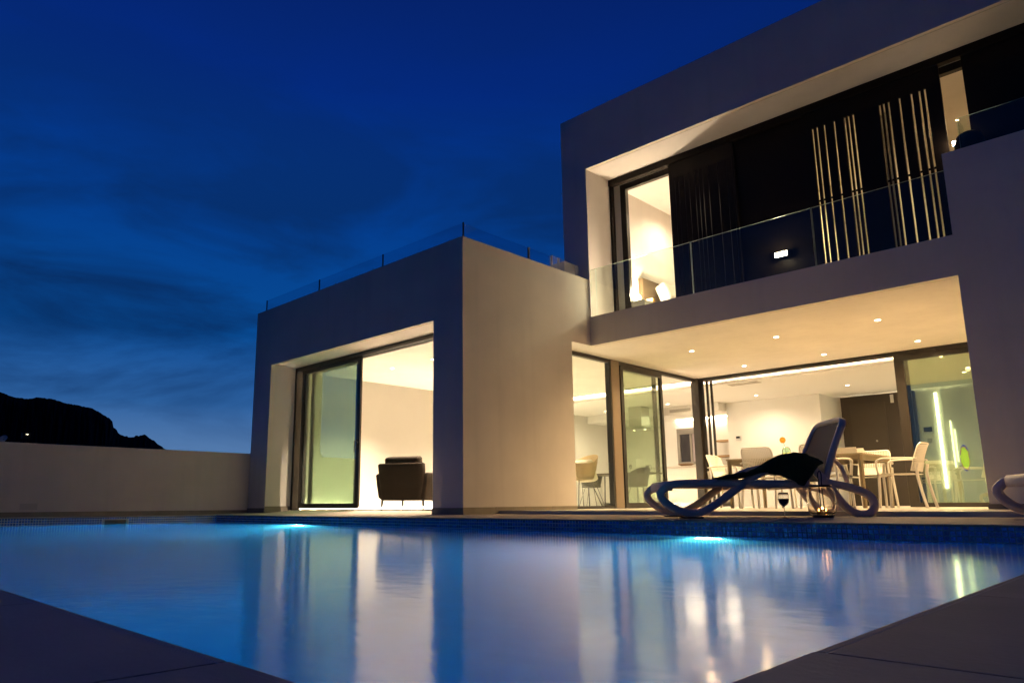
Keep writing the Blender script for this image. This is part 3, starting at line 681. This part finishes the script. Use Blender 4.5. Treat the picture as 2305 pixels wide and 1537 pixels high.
def armchair(name):
    c = empty(name)
    # seat shell
    bm = bmesh.new(); n = 10; gr = []
    for i in range(n+1):
        row = []
        for j in range(n+1):
            x = -.235+.47*i/n; y = -.22+.44*j/n
            z = .455+.018*((x/.235)**2)+.014*max(0, (y+.05)/.25)**2*(1 if y > 0 else 0)-(.03*max(0, (y-.17)/.05) if y > .17 else 0)
            row.append(bm.verts.new((x, y, z)))
        gr.append(row)
    for i in range(n):
        for j in range(n): bm.faces.new((gr[i][j], gr[i+1][j], gr[i+1][j+1], gr[i][j+1]))
    bmesh.ops.solidify(bm, geom=bm.faces[:], thickness=.028)
    mesh_obj('seat', bm, CHW, c, smooth=False)
    # perforated back: curved lattice inside a solid rim
    bm = bmesh.new()
    def bp(s, t):   # s -1..1 across, t 0..1 up
        w = .225*(1-.05*t); x = s*w; y = -.235-.085*t-.03*t*t+.045*s*s; z = .50+.36*t; return Vector((x, y, z))
    def strip(path, w_, th):
        pts = [bp(*p) for p in path]; sweep(bm, pts, w_, th, seg=4, power=8, side=(0, 1, -.25))
    nc, nr = 17, 11
    for a in range(nc+1):
        s = -.94+1.88*a/nc; strip([(s, .30+.66*k/5*(1-.06*abs(s)**6)) for k in range(6)], .008, .0115)
    for b_ in range(nr+1):
        t = .32+.60*b_/nr; strip([(-.97+1.94*k/10, t) for k in range(11)], .008, .0105)
    rim = [(-1, 0), (-1, .5), (-.99, .82), (-.93, .94), (-.8, .995), (-.4, 1.0), (0, 1.0), (.4, 1.0), (.8, .995), (.93, .94), (.99, .82), (1, .5), (1, 0)]
    sweep(bm, smooth_path([bp(*p) for p in rim], 3), .020, .022, side=(0, 1, -.25), seg=6)
    # solid lower part of the back
    rows = [[bm.verts.new(bp(-.98+1.96*i/10, t)) for i in range(11)] for t in (.0, .16, .33)]
    rows2 = [[bm.verts.new(bp(-.98+1.96*i/10, t)+Vector((0, -.014, -.004))) for i in range(11)] for t in (.0, .16, .33)]
    for rr, fl in ((rows, 0), (rows2, 1)):
        for a, b_ in zip(rr, rr[1:]):
            for i in range(10):
                q = (a[i], a[i+1], b_[i+1], b_[i]); bm.faces.new(q if fl else q[::-1])
    mesh_obj('backrest', bm, CHW, c)
    for sx in (-1, 1):
        bm = bmesh.new(); sweep(bm, smooth_path([(sx*.225, -.275, .60), (sx*.228, -.255, .46), (sx*.235, -.29, .22), (sx*.24, -.335, 0)], 4), .032, .036, side=(1, 0, 0)); mesh_obj('leg', bm, CHW, c, True)
        bm = bmesh.new(); sweep(bm, smooth_path([(sx*.235, .20, .45), (sx*.24, .21, .22), (sx*.243, .225, 0)], 4), .032, .036, side=(1, 0, 0)); mesh_obj('leg', bm, CHW, c, True)
        bm = bmesh.new(); sweep(bm, smooth_path([(sx*.232, -.27, .655), (sx*.262, -.15, .668), (sx*.268, .10, .672), (sx*.266, .185, .655), (sx*.258, .215, .61), (sx*.242, .205, .46)], 5), .040, .024, side=(1, 0, 0)); mesh_obj('armrest', bm, CHW, c, True)
    return c
ch0 = armchair('terrace_chair')
spots = [(-4.47, 10.22, 0, 'white perforated armchair with its back to the pool, at the table left of the lounger'),
         (-3.66, 10.22, 0, 'white perforated armchair with its back to the pool, half hidden by the lounger back'),
         (-5.45, 11.15, -90, 'white armchair at the far left end of the terrace table'),
         (-2.98, 11.0, 90, 'white armchair seen from its side at the right end of the terrace table'),
         (-3.62, 11.86, 180, 'white armchair on the house side of the table, facing the pool near its right end'),
         (-4.65, 11.90, 180, 'white armchair on the house side of the table, facing the pool near its left end')]
for i, (x, y, a, lb) in enumerate(spots):
    c = ch0 if i == 0 else copy_tree(ch0)
    c.location = (x, y, zdeck(y)); c.rotation_euler = (0, 0, R(a)); tag(c, lb, 'chair', 'white armchairs around the terrace table')
# vase with an orange flower, tray
CLG = solid_glass('vase_glass', (.90, 1, .92), 1.45)
tz = tbz+.745
bm = bmesh.new(); lathe(bm, [(0, 0), (.055, 0), (.06, .02), (.06, .12), (.045, .155), (.035, .17), (.031, .17), (.04, .153), (.055, .118), (.055, .02), (0, .008)], 24)
vs = mesh_obj('vase', bm, CLG, None, True, (-4.46, 10.95, tz+.001)); tag(vs, 'small clear glass vase with one orange flower on the terrace table', 'vase')
bm = bmesh.new(); sweep(bm, smooth_path([(0, 0, .01), (-.01, 0, .12), (-.03, -.01, .26)], 4), .005, .005, seg=6); mesh_obj('stem', bm, mat('stem_green', (.12, .2, .05), .6), vs, True)
bm = bmesh.new(); rr = random.Random(5)
for k in range(36):
    a = 2*math.pi*k/18; ly = k // 18; L = .052-.014*ly; w = .010
    d = Vector((math.cos(a), -.25+.1*ly, math.sin(a))); sd = Vector((-math.sin(a), 0, math.cos(a)))
    c0 = Vector((-.03, -.02-.006*ly, .275)); p = [c0+sd*w*.5, c0-sd*w*.5, c0+d*L*.7-sd*w, c0+d*L, c0+d*L*.7+sd*w]
    bm.faces.new([bm.verts.new(q) for q in p])
bmesh.ops.create_uvsphere(bm, u_segments=10, v_segments=8, radius=.014, matrix=Matrix.Translation((-.03, -.03, .275)))
mesh_obj('flower_head', bm, mat('orange_petal', (.80, .26, .01), .5), vs)
bm = bmesh.new(); 
add_box(bm, -.26, .26, -.15, .15, 0, .012); add_box(bm, -.26, -.25, -.15, .15, .012, .11); add_box(bm, .25, .26, -.15, .15, .012, .06); add_box(bm, -.25, .25, -.15, -.14, .012, .09); add_box(bm, -.25, .25, .14, .15, .012, .09)
tr = mesh_obj('serving_tray', bm, WHITEL, None, False, (-3.62, 10.72, tz+.001)); tag(tr, 'deep white serving tray at the right end of the terrace table', 'tray')

# ------------------------------------------------------------------ sun loungers
LGM = mat('pale_resin', (.92, .76, .66), .42, spec=.45, var=.03, vscale=12)
SLING = mat('taupe_sling', (.24, .21, .20), .75, var=.05, vscale=300, bump=.25, bscale=900)
RUB = mat('black_rubber', (.012, .012, .012), .8)
def uz(cx, cy): return ((1400+cx/3.8417-1484.6)*.00387, (1167.5-(900+cy/3.8417))*.00387)
def lounger(name):
    L = empty(name)
    path = [(1600,748),(1300,745),(1000,738),(700,735),(520,738),(425,757),(368,800),(355,835),(390,893),(470,950),(570,984),(655,984),(740,957),(850,890),(960,812),(1080,728),(1200,655),(1300,612),(1420,588),(1560,590),(1645,628),(1705,690),(1780,790),(1850,893),(1912,962),(1990,1000),(2065,996),(2115,955),(2118,890),(2060,828),(1950,785),(1850,758),(1750,738),(1690,720)]
    path2 = [(uz(*p)[0], 0, uz(*p)[1]) for p in path]
    WD = .66
    for v in (0, WD):
        bm = bmesh.new(); sp = smooth_path(path2, 3)
        sweep(bm, [(p.x, v+.004*math.sin(i*.5)*0, p.z) for i, p in enumerate(sp)], .052, .066, side=(0, 1, 0), seg=10, power=4); mesh_obj('side_frame', bm, LGM, L, True)
    u0, z0 = uz(355, 790); u1, z1 = uz(1640, 748)
    boxes('foot_pad', [(uz(510, 0)[0], uz(700, 0)[0], -.026, .026, -.002, .012)], RUB, L, .003); boxes('foot_pad', [(uz(510, 0)[0], uz(700, 0)[0], WD-.026, WD+.026, -.002, .012)], RUB, L, .003)
    boxes('foot_pad', [(uz(1960, 0)[0], uz(2070, 0)[0], -.026, .026, -.002, .010)], RUB, L, .003); boxes('foot_pad', [(uz(1960, 0)[0], uz(2070, 0)[0], WD-.026, WD+.026, -.002, .010)], RUB, L, .003)
    # foot end bow and cross bars
    bm = bmesh.new(); sweep(bm, smooth_path([(u0+.10, .02, z0+.035), (u0+.045, .08, z0+.030), (u0+.02, WD/2, z0+.026), (u0+.045, WD-.08, z0+.030), (u0+.10, WD-.02, z0+.035)], 5), .085, .04, side=(0, 0, 1), seg=8, power=4); mesh_obj('foot_bow', bm, LGM, L, True)
    for u in (.75, 1.16): 
        bm = bmesh.new(); sweep(bm, [(u, .02, z1-.015), (u, WD-.02, z1-.015)], .05, .035, side=(0, 0, 1)); mesh_obj('cross_bar', bm, LGM, L, True)
    # sling seat
    bm = bmesh.new(); n, m_ = 24, 8; gr = []
    for i in range(n+1):
        u = u0+.07+(u1-u0-.07)*i/n; row = []
        for j in range(m_+1):
            t = j/m_; row.append(bm.verts.new((u, .03+(WD-.06)*t, z1+.022-.016*math.sin(math.pi*t)-.004*math.sin(i*.9))))
        gr.append(row)
    for i in range(n):
        for j in range(m_): bm.faces.new((gr[i][j], gr[i+1][j], gr[i+1][j+1], gr[i][j+1]))
    bmesh.ops.solidify(bm, geom=bm.faces[:], thickness=.008); mesh_obj('seat_sling', bm, SLING, L, True)
    # backrest
    b0 = uz(1745, 735); b1 = uz(1966, 190)
    def bk(t, s, o=0):  # t up, s across
        lx = b0[0]+(b1[0]-b0[0])*t; lz = b0[1]+(b1[1]-b0[1])*t
        d = Vector((b1[0]-b0[0], 0, b1[1]-b0[1])).normalized(); nrm = Vector((-d.z, 0, d.x))
        bow = -.018*math.sin(math.pi*t)
        return Vector((lx, s*WD, lz))+nrm*(o-bow)
    loop = [(0, .03), (.25, .025), (.5, .025), (.75, .03), (.90, .05), (.965, .10), (.99, .2), (1.0, .35), (1.003, .5), (1.0, .65), (.99, .8), (.965, .9), (.90, .95), (.75, .97), (.5, .975), (.25, .975), (0, .97)]
    bm = bmesh.new(); pts = smooth_path([bk(t, s) for t, s in loop], 3)
    d = (bk(1, 0)-bk(0, 0)).normalized(); nrm = Vector((-d.z, 0, d.x))
    sweep(bm, pts, .058, .045, side=nrm, seg=10, power=4); mesh_obj('back_frame', bm, LGM, L, True)
    bm = bmesh.new(); gr = []
    for i in range(17):
        t = .02+.96*i/16; row = []
        e = .05 if t < .85 else .05+.10*((t-.85)/.13)**2
        for j in range(9):
            s = e+(1-2*e)*j/8; row.append(bm.verts.new(bk(t, s, .008-.012*math.sin(math.pi*j/8))))
        gr.append(row)
    for i in range(16):
        for j in range(8): bm.faces.new((gr[i][j], gr[i+1][j], gr[i+1][j+1], gr[i][j+1]))
    bmesh.ops.solidify(bm, geom=bm.faces[:], thickness=.006); mesh_obj('back_sling', bm, SLING, L, True)
    # back support strut
    for v in (.07, WD-.07):
        a = bk(.38, 0, -.03); e = uz(1960, 800)
        bm = bmesh.new(); sweep(bm, smooth_path([(a.x, v, a.z), (a.x+.06, v, a.z-.06), ((a.x+e[0])/2+.03, v, (a.z+e[1])/2), (e[0], v, e[1]+.02)], 4), .03, .035, side=(0, 1, 0)); mesh_obj('back_strut', bm, LGM, L, True)
    return L
PHI = R(42)
lz_ = .014
l1 = lounger('sun_lounger'); l1.location = (-3.41, 5.575, lz_); l1.rotation_euler = (0, 0, PHI)
tag(l1, 'pale grey resin sun lounger with raised back and a dark towel on it', 'sun lounger', 'sun loungers at the pool edge')
l2 = copy_tree(l1); l2.location = (-.835, 5.91, lz_); l2.rotation_euler = (0, 0, R(30)); tag(l2, 'sun lounger cut off by the right edge of the photo', 'sun lounger', 'sun loungers at the pool edge')

# towel draped over the near arm
TOW = mat('dark_green_towel', (.15, .165, .07), .95, spec=.1, var=.25, vscale=60, bump=.6, bscale=700)
top = [(830,693),(900,668),(1000,655),(1100,640),(1200,592),(1300,535),(1380,500),(1460,484),(1540,490),(1620,505),(1680,535),(1712,565)]
drop = [(830,708),(900,700),(1000,690),(1100,680),(1200,655),(1290,660),(1380,690),(1450,725),(1540,765),(1600,700),(1665,610),(1712,578)]
bm = bmesh.new(); rows = []; rnd = random.Random(11)
tsm = smooth_path([(a, 0, b_) for a, b_ in top], 4); dsm = smooth_path([(a, 0, b_) for a, b_ in drop], 4)
for i, (tp, dp) in enumerate(zip(tsm, dsm)):
    tu, tzz = uz(tp.x, tp.z); du, dzz = uz(dp.x, dp.z); row = []
    for j in range(15):
        q = j/14
        if q < .55:       # lying over the seat
            k = q/.55; v = .44-.46*k; base = .312; bulge = max(0, tzz-base)
            z = base+bulge*(.25+.75*math.sin(math.pi*.5*k)**1.5); u = tu
        elif q < .68:
            k = (q-.55)/.13; v = -.02-.028*math.sin(k*math.pi/2); z = tzz-.018*k*k; u = tu
        else:
            k = (q-.68)/.32; v = -.048-.012*math.sin(k*5+i*.35)*k; z = (tzz-.018)+(dzz-tzz+.018)*k; u = tu+(du-tu)*k
        wr = .009*math.sin(i*.55+q*5)+.006*math.sin(i*1.3-q*9)+.004*math.sin(i*2.3+q*17)
        row.append(bm.verts.new((u+.4*wr, v-.5*wr*(q > .6), z+wr*(.5 if q < .68 else .2))))
    rows.append(row)
for a, b_ in zip(rows, rows[1:]):
    for j in range(14): bm.faces.new((a[j], b_[j], b_[j+1], a[j+1]))
bmesh.ops.solidify(bm, geom=bm.faces[:], thickness=.007)
tw_ = mesh_obj('towel', bm, TOW, None, True, (-3.41, 5.575, lz_)); tw_.rotation_euler = (0, 0, PHI)
tag(tw_, 'dark green towel draped over the arm of the lounger', 'towel')

# wine glass
WG = solid_glass('crystal', (1, 1, 1), 1.5)
def groundpt(px, depth): 
    lat = (px-1069)/1630.34*depth; f = (-math.sin(yaw), math.cos(yaw)); r_ = (math.cos(yaw), math.sin(yaw))
    return f[0]*depth+r_[0]*lat, f[1]*depth+r_[1]*lat
gx, gy = groundpt(1750, 6.08); gz = zdeck(gy)+.001
bm = bmesh.new()
lathe(bm, [(0, .004), (.020, .003), (.038, .001), (.0385, .002), (.022, .006), (.006, .012), (.0042, .03), (.0042, .085), (.008, .096), (.026, .108), (.039, .128), (.0435, .152), (.0415, .185), (.0372, .208),
           (.0364, .208), (.0406, .185), (.0426, .152), (.0382, .129), (.025, .110), (.0, .101)], 36)
wg = mesh_obj('wine_glass', bm, WG, None, True, (gx, gy, gz)); tag(wg, 'half full glass of red wine standing on the pool coping', 'wine glass')
bm = bmesh.new(); lathe(bm, [(0, .1025), (.0245, .1115), (.0372, .1300), (.0412, .152), (.0411, .157), (0, .157)], 32); mesh_obj('wine', bm, mat('red_wine', (.030, .001, .002), .08, spec=.6), wg, True)

# lantern
lx, ly = groundpt(1834, 6.10); lz2 = zdeck(ly)+.001
bm = bmesh.new()
lathe(bm, [(0, .022), (.085, .022), (.098, .030), (.108, .055), (.111, .10), (.110, .17), (.104, .215), (.088, .236), (.075, .243), (.075, .246), (.072, .246), (.072, .242), (.086, .233), (.100, .213), (.106, .17), (.107, .10), (.104, .057), (.095, .034), (0, .027)], 40)
ln = mesh_obj('lantern', bm, solid_glass('lantern_glass', (.97, .95, .92), 1.45), None, True, (lx, ly, lz2)); tag(ln, 'glass jar lantern with black rim and two burning candles', 'lantern')
bm = bmesh.new(); lathe(bm, [(0, 0), (.075, 0), (.08, .006), (.08, .018), (.074, .0215), (0, .0215)], 36); mesh_obj('base', bm, BLACK, ln, True)
bm = bmesh.new(); lathe(bm, [(.076, .247), (.088, .249), (.088, .262), (.076, .264), (.066, .262), (.066, .249), (.076, .247)], 36); mesh_obj('rim', bm, BLACK, ln, True)
rx, ry = math.cos(yaw), math.sin(yaw)
bm = bmesh.new()
hp = [(-rx*.012-0*ry, -ry*.012, .045), (-rx*.010, -ry*.010, .26), (-rx*.014, -ry*.014, .34), (-rx*.004, -ry*.004, .375), (rx*.010, ry*.010, .372), (rx*.016, ry*.016, .34), (rx*.012, ry*.012, .26), (rx*.016, ry*.016, .045)]
sweep(bm, smooth_path(hp, 4), .012, .008, side=(-ry, rx, 0), seg=8); sweep(bm, [(-rx*.07, -ry*.07, .256), (rx*.07, ry*.07, .256)], .012, .010, side=(0, 0, 1)); mesh_obj('handle', bm, BLACK, ln, True)
FL = emit_mat('candle_flame', (1.0, .42, .08), 25)
for s in (-1, 1):
    ox, oy = s*.030*rx, s*.030*ry
    bm = bmesh.new(); lathe(bm, [(0, .028), (.019, .028), (.02, .044), (.0, .044)], 20, center=(ox, oy)); mesh_obj('candle', bm, mat('wax', (.7, .55, .35), .5), ln, True)
    bm = bmesh.new(); lathe(bm, [(0.0005, .047), (.004, .052), (.0045, .058), (.002, .068), (0.0003, .074)], 12, center=(ox, oy)); mesh_obj('flame', bm, FL, ln, True)
light('candle_light', 'POINT', (0, 0, .075), .10, (1, .45, .12), parent=ln, shadow_soft_size=.01)

# ------------------------------------------------------------------ living-room armchair
DKF = mat('brown_velvet', (.013, .007, .003), .8, spec=.2, var=.1, vscale=20)
ac = empty('armchair', (-9.42, 7.85, FZ), R(20)); tag(ac, 'dark brown low armchair seen from behind in the living room', 'armchair')
def soft(nm, b, parent, m_, bev=.045, rx_=0, ry_=0, rz_=0):
    bm = bmesh.new(); cx, cy_, cz = (b[0]+b[1])/2, (b[2]+b[3])/2, (b[4]+b[5])/2
    add_box(bm, b[0]-cx, b[1]-cx, b[2]-cy_, b[3]-cy_, b[4]-cz, b[5]-cz)
    bmesh.ops.bevel(bm, geom=bm.edges[:], offset=bev, segments=4, profile=.6, affect='EDGES')
    o = mesh_obj(nm, bm, m_, parent, True, (cx, cy_, cz)); o.rotation_euler = (rx_, ry_, rz_); return o
def loft(nm, rings, parent, m_, n=28, pw=5.0):
    bm = bmesh.new(); rr_ = []
    for (cx, cy_, z, hw, hd) in rings:
        ring = []
        for k in range(n):
            an = 2*math.pi*k/n; c_, d_ = math.cos(an), math.sin(an); r_ = 1/((abs(c_)**pw+abs(d_)**pw)**(1/pw)); ring.append(bm.verts.new((cx+c_*r_*hw, cy_+d_*r_*hd, z)))
        rr_.append(ring)
    for a_, b2 in zip(rr_, rr_[1:]):
        for k in range(n): bm.faces.new((a_[k], a_[(k+1) % n], b2[(k+1) % n], b2[k]))
    bm.faces.new(rr_[0][::-1]); bm.faces.new(rr_[-1]); return mesh_obj(nm, bm, m_, parent, True)
loft('seat', [(0, .03, .15, .30, .30), (0, .03, .17, .34, .34), (0, .03, .30, .36, .36), (0, .03, .40, .36, .36), (0, .03, .43, .32, .32)], ac, DKF)
loft('backrest', [(0, -.30, .15, .33, .06), (0, -.315, .20, .385, .075), (0, -.335, .40, .41, .07), (0, -.36, .60, .425, .065), (0, -.38, .725, .43, .06), (0, -.382, .745, .40, .04)], ac, DKF)
for sx in (-1, 1): loft('armrest', [(sx*.36, -.0, .15, .05, .33), (sx*.395, .0, .20, .06, .37), (sx*.43, 0, .40, .06, .375), (sx*.455, 0, .56, .06, .37), (sx*.458, 0, .585, .035, .34)], ac, DKF)
soft('back_cushion', (-.33, .33, -.37, -.20, .46, .86), ac, DKF, .075, rx_=R(10))
for x in (-.38, .38):
    for y in (-.32, .32):
        bm = bmesh.new(); sweep(bm, [(x, y, .17), (x*1.03, y*1.05, 0)], [.045, .03], [.045, .03], side=(1, 0, 0)); mesh_obj('leg', bm, BLACK, ac)

# ------------------------------------------------------------------ indoor dining corner behind the side glazing
OLIVE = mat('dark_shell_chair', (.030, .030, .014), .6); BEIGE = mat('beige_fabric', (.42, .32, .19), .85, var=.05, vscale=30)
def shellchair(m_):
    c = empty('shell_chair')
    bm = bmesh.new(); n = 14; g2 = []
    for i in range(n+1):
        a = -math.pi*.80+math.pi*1.60*i/n; row = []      # opening to +Y
        for k in range(6):
            t = k/5; r = .20+.055*t; h_ = .46+(.22+.16*max(0, math.cos(a)))*t
            row.append(bm.verts.new((math.sin(a)*r*1.12, -math.cos(a)*r, h_)))
        g2.append(row)
    for i in range(n):
        for k in range(5): bm.faces.new((g2[i][k], g2[i+1][k], g2[i+1][k+1], g2[i][k+1]))
    bmesh.ops.solidify(bm, geom=bm.faces[:], thickness=.03); mesh_obj('shell', bm, m_, c, True)
    bm = bmesh.new(); lathe(bm, [(0, .42), (.19, .43), (.215, .45), (.20, .48), (0, .485)], 28); mesh_obj('seat', bm, m_, c, True)
    for sx in (-1, 1):
        for sy in (-1, 1):
            bm = bmesh.new(); sweep(bm, [(sx*.10, sy*.10, .43), (sx*.22, sy*.22, 0)], .014, .014, seg=6); mesh_obj('leg', bm, BLACK, c)
    return c
s1 = shellchair(OLIVE); s1.location = (-8.75, 13.55, FZ); s1.rotation_euler = (0, 0, R(75)); tag(s1, 'dark shell chair on wire legs behind the tinted side pane', 'chair')
def recol(o, m_):
    for ch in o.children:
        if ch.name.split('.')[0] in ('shell', 'seat'): ch.data = ch.data.copy(); ch.data.materials[0] = m_
s2 = copy_tree(s1); s2.location = (-9.75, 13.25, FZ); s2.rotation_euler = (0, 0, R(-30)); recol(s2, OLIVE); tag(s2, 'dark shell chair at the far side of the indoor table', 'chair')
s3 = copy_tree(s1); s3.location = (-8.05, 10.62, FZ); s3.rotation_euler = (0, 0, R(165)); s3.scale = (1.25, 1.25, 1.15); recol(s3, BEIGE); tag(s3, 'beige fabric tub chair close behind the first side pane', 'chair')
it = empty('indoor_table', (-9.35, 13.9, FZ)); tag(it, 'dark indoor table beside the shell chairs', 'table')
box('table_top', -.85, .85, -.42, .42, .71, .74, mat('dark_oak', (.06, .045, .025), .5), it, .004)
for x in (-.72, .72): 
    bm = bmesh.new(); sweep(bm, [(x, -.33, .71), (x, -.30, .012), (x, .30, .012), (x, .33, .71)], .03, .03, side=(1, 0, 0)); mesh_obj('leg', bm, BLACK, it)
for i, (x, y) in enumerate(((-9.1, 13.85), (-9.35, 14.0))):
    bm = bmesh.new(); lathe(bm, [(0, .003), (.03, .001), (.005, .008), (.004, .08), (.03, .11), (.035, .14), (.028, .18), (.026, .18), (.033, .14), (.0, .105)], 18)
    tag(mesh_obj('table_glass', bm, WG, None, True, (x, y, FZ+.742)), ('stem glass on the indoor table, nearer the glazing', 'stem glass on the indoor table, farther from the glazing')[i], 'glass', 'glasses on the indoor table')
bm = bmesh.new(); lathe(bm, [(0, 0), (.055, 0), (.06, .02), (.045, .12), (.04, .16), (.043, .165), (0, .165)], 20); sweep(bm, smooth_path([(.045, 0, .15), (.09, 0, .16), (.095, 0, .08), (.055, 0, .04)], 4), .012, .012)
tag(mesh_obj('kettle', bm, BLACK, None, True, (-8.8, 14.05, FZ+.742)), 'small black jug on the indoor table', 'jug')
WHF = mat('cream_throw', (.62, .55, .44), .9)
soft('cushion', (-.24, .24, -.08, .08, -.2, .2), None, WHF, .07).name = 'cushion'
cu = bpy.data.objects['cushion']; cu.location = (-8.02, 10.72, FZ+.66); cu.rotation_euler = (R(-20), 0, R(165)); tag(cu, 'cream cushion on the beige tub chair', 'cushion')

# ------------------------------------------------------------------ bedroom
HB = mat('taupe_headboard', (.085, .052, .024), .8)
bed = empty('bed', (-6.54, 11.62, 3.05)); tag(bed, 'double bed with a brown headboard in the lit upstairs bedroom', 'bed')
soft('headboard', (.0, .09, -1.18, 1.2, .0, .90), bed, HB, .02); soft('mattress', (.10, 2.1, -.85, .85, .22, .52), bed, WHF, .06); box('bed_base', .10, 2.08, -.83, .83, .05, .215, HB, bed)
soft('pillow', (.12, .34, -.80, -.10, .50, .86), bed, mat('white_linen', (.74, .70, .62), .9), .08, ry_=R(-22)); soft('pillow', (.12, .34, .05, .75, .50, .86), bed, MATS['white_linen'], .08, ry_=R(-22))
nsd = empty('nightstand', (-6.3, 10.05, 3.05)); tag(nsd, 'pale bedside table next to the upstairs bed', 'nightstand')
box('body', -.2, .22, -.2, .22, .10, .32, WHITEL, nsd); box('drawer_front', .2205, .235, -.19, .21, .12, .30, WHITEL, nsd)
for x in (-.17, .19):
    for y in (-.17, .19): box('leg', x-.015, x+.015, y-.015, y+.015, 0, .099, STEEL, nsd)
bm = bmesh.new(); bmesh.ops.create_uvsphere(bm, u_segments=20, v_segments=12, radius=.075, matrix=Matrix.Translation((0, 0, .10)))
bl = mesh_obj('bedside_lamp', bm, emit_mat('globe_glow', WARMW, 9), None, True, (-6.33, 10.05, 3.371)); tag(bl, 'glowing globe lamp on the bedside table', 'lamp')
bm = bmesh.new(); lathe(bm, [(.05, 0), (.05, .012), (.02, .02), (.02, .03)], 20, cap=True); mesh_obj('lamp_base', bm, STEEL, bl, True)
light('bedside_light', 'POINT', (.085, 0, .19), 150, WARMW, parent=bl, shadow_soft_size=.03)
tag(box('table_clock', -6.24, -6.12, 10.18, 10.26, 3.371, 3.46, mat('amber_box', (.55, .28, .05), .5)), 'small amber box on the bedside table', 'clock')
# rounded dark tub chair and a reading lamp seen through the narrow upstairs gap
tc_ = empty('tub_chair', (-1.47, 9.52, ZF+.003)); tag(tc_, 'round dark woven chair on the upper balcony behind the glass', 'chair')
bm = bmesh.new(); lathe(bm, [(.10, .0), (.12, .28), (.14, .7), (.155, 1.05), (.15, 1.20), (.12, 1.29), (.06, 1.33), (0, 1.34)], 24); mesh_obj('shell', bm, mat('dark_wicker', (.03, .022, .012), .7, bump=.6, bscale=120), tc_, True)
def walllamp(name, loc, label, size, strength, power):
    l = box(name, -size[0], size[0], -.012, .012, -size[1], size[1], BLACK); l.location = loc; tag(l, label, 'lamp')
    box('lamp_face', -size[0]+.003, size[0]-.003, -.0155, -.0125, -size[1]+.003, size[1]-.003, emit_mat(name+'_glow', WARMW, strength), l)
    light(name+'_light', 'POINT', (0, -.05, 0), power, WARMW, parent=l, shadow_soft_size=.03); return l
walllamp('balcony_lamp', (-3.765, YR-.064, 3.475), 'bright rectangular lamp low on the dark balcony shutters', (.085, .034), 90, 5)
walllamp('reading_lamp', (-1.63, YR-.05, 4.31), 'small bright lamp at the narrow upstairs gap above the side wing', (.030, .030), 90, 3)

# ------------------------------------------------------------------ small things beyond the wall
def dome(loc, label):
    b = bmesh.new(); lathe(b, [(0, 0), (.04, .005), (.07, .016), (.09, .029), (.088, .03), (.068, .018), (.038, .007), (0, .002)], 24); sweep(b, [(0, 0, .0), (0, 0, .08)], .006, .006, seg=6)
    d = mesh_obj('satellite_dish', b, WPL, None, True, loc); d.scale = (.8, .8, .8); d.rotation_euler = (R(60), 0, R(50)); tag(d, label, 'satellite dish')
    b = bmesh.new(); lathe(b, [(.025, -2.6), (.025, 0)], 10, cap=True); p = mesh_obj('mast', b, STEEL, d); p.matrix_parent_inverse = Matrix.Identity(4); p.rotation_euler = d.rotation_euler.to_matrix().inverted().to_euler()
dome((-16.0, 3.30, 1.405), 'small dish peeping over the garden wall at far left')
for i, (a, z) in enumerate(((.222, .0835), (.2235, .0835))):
    d = 900; an = math.atan2(a, -.975); hx, hy = math.cos(an)*d, math.sin(an)*d
    b = bmesh.new(); add_box(b, -4, 4, -3, 3, 0, 6); h_ = mesh_obj('far_house', b, mat('far_wall', (.05, .045, .04), .9), None, False, (hx, hy, z*d-4)); tag(h_, 'tiny far house with a lit window on the dark hillside, %s' % ('left one' if i == 0 else 'right one'), 'house', 'far houses on the hillside')
    b = bmesh.new(); add_box(b, -.4, .4, -.4, .4, 3.7, 4.5); w_ = mesh_obj('window', b, emit_mat('far_window', (1, .9, .6), 5 if i else 2), h_); w_.location = (4.2, 0, 0)
print('objects', len(bpy.data.objects), 'tiles', singles)
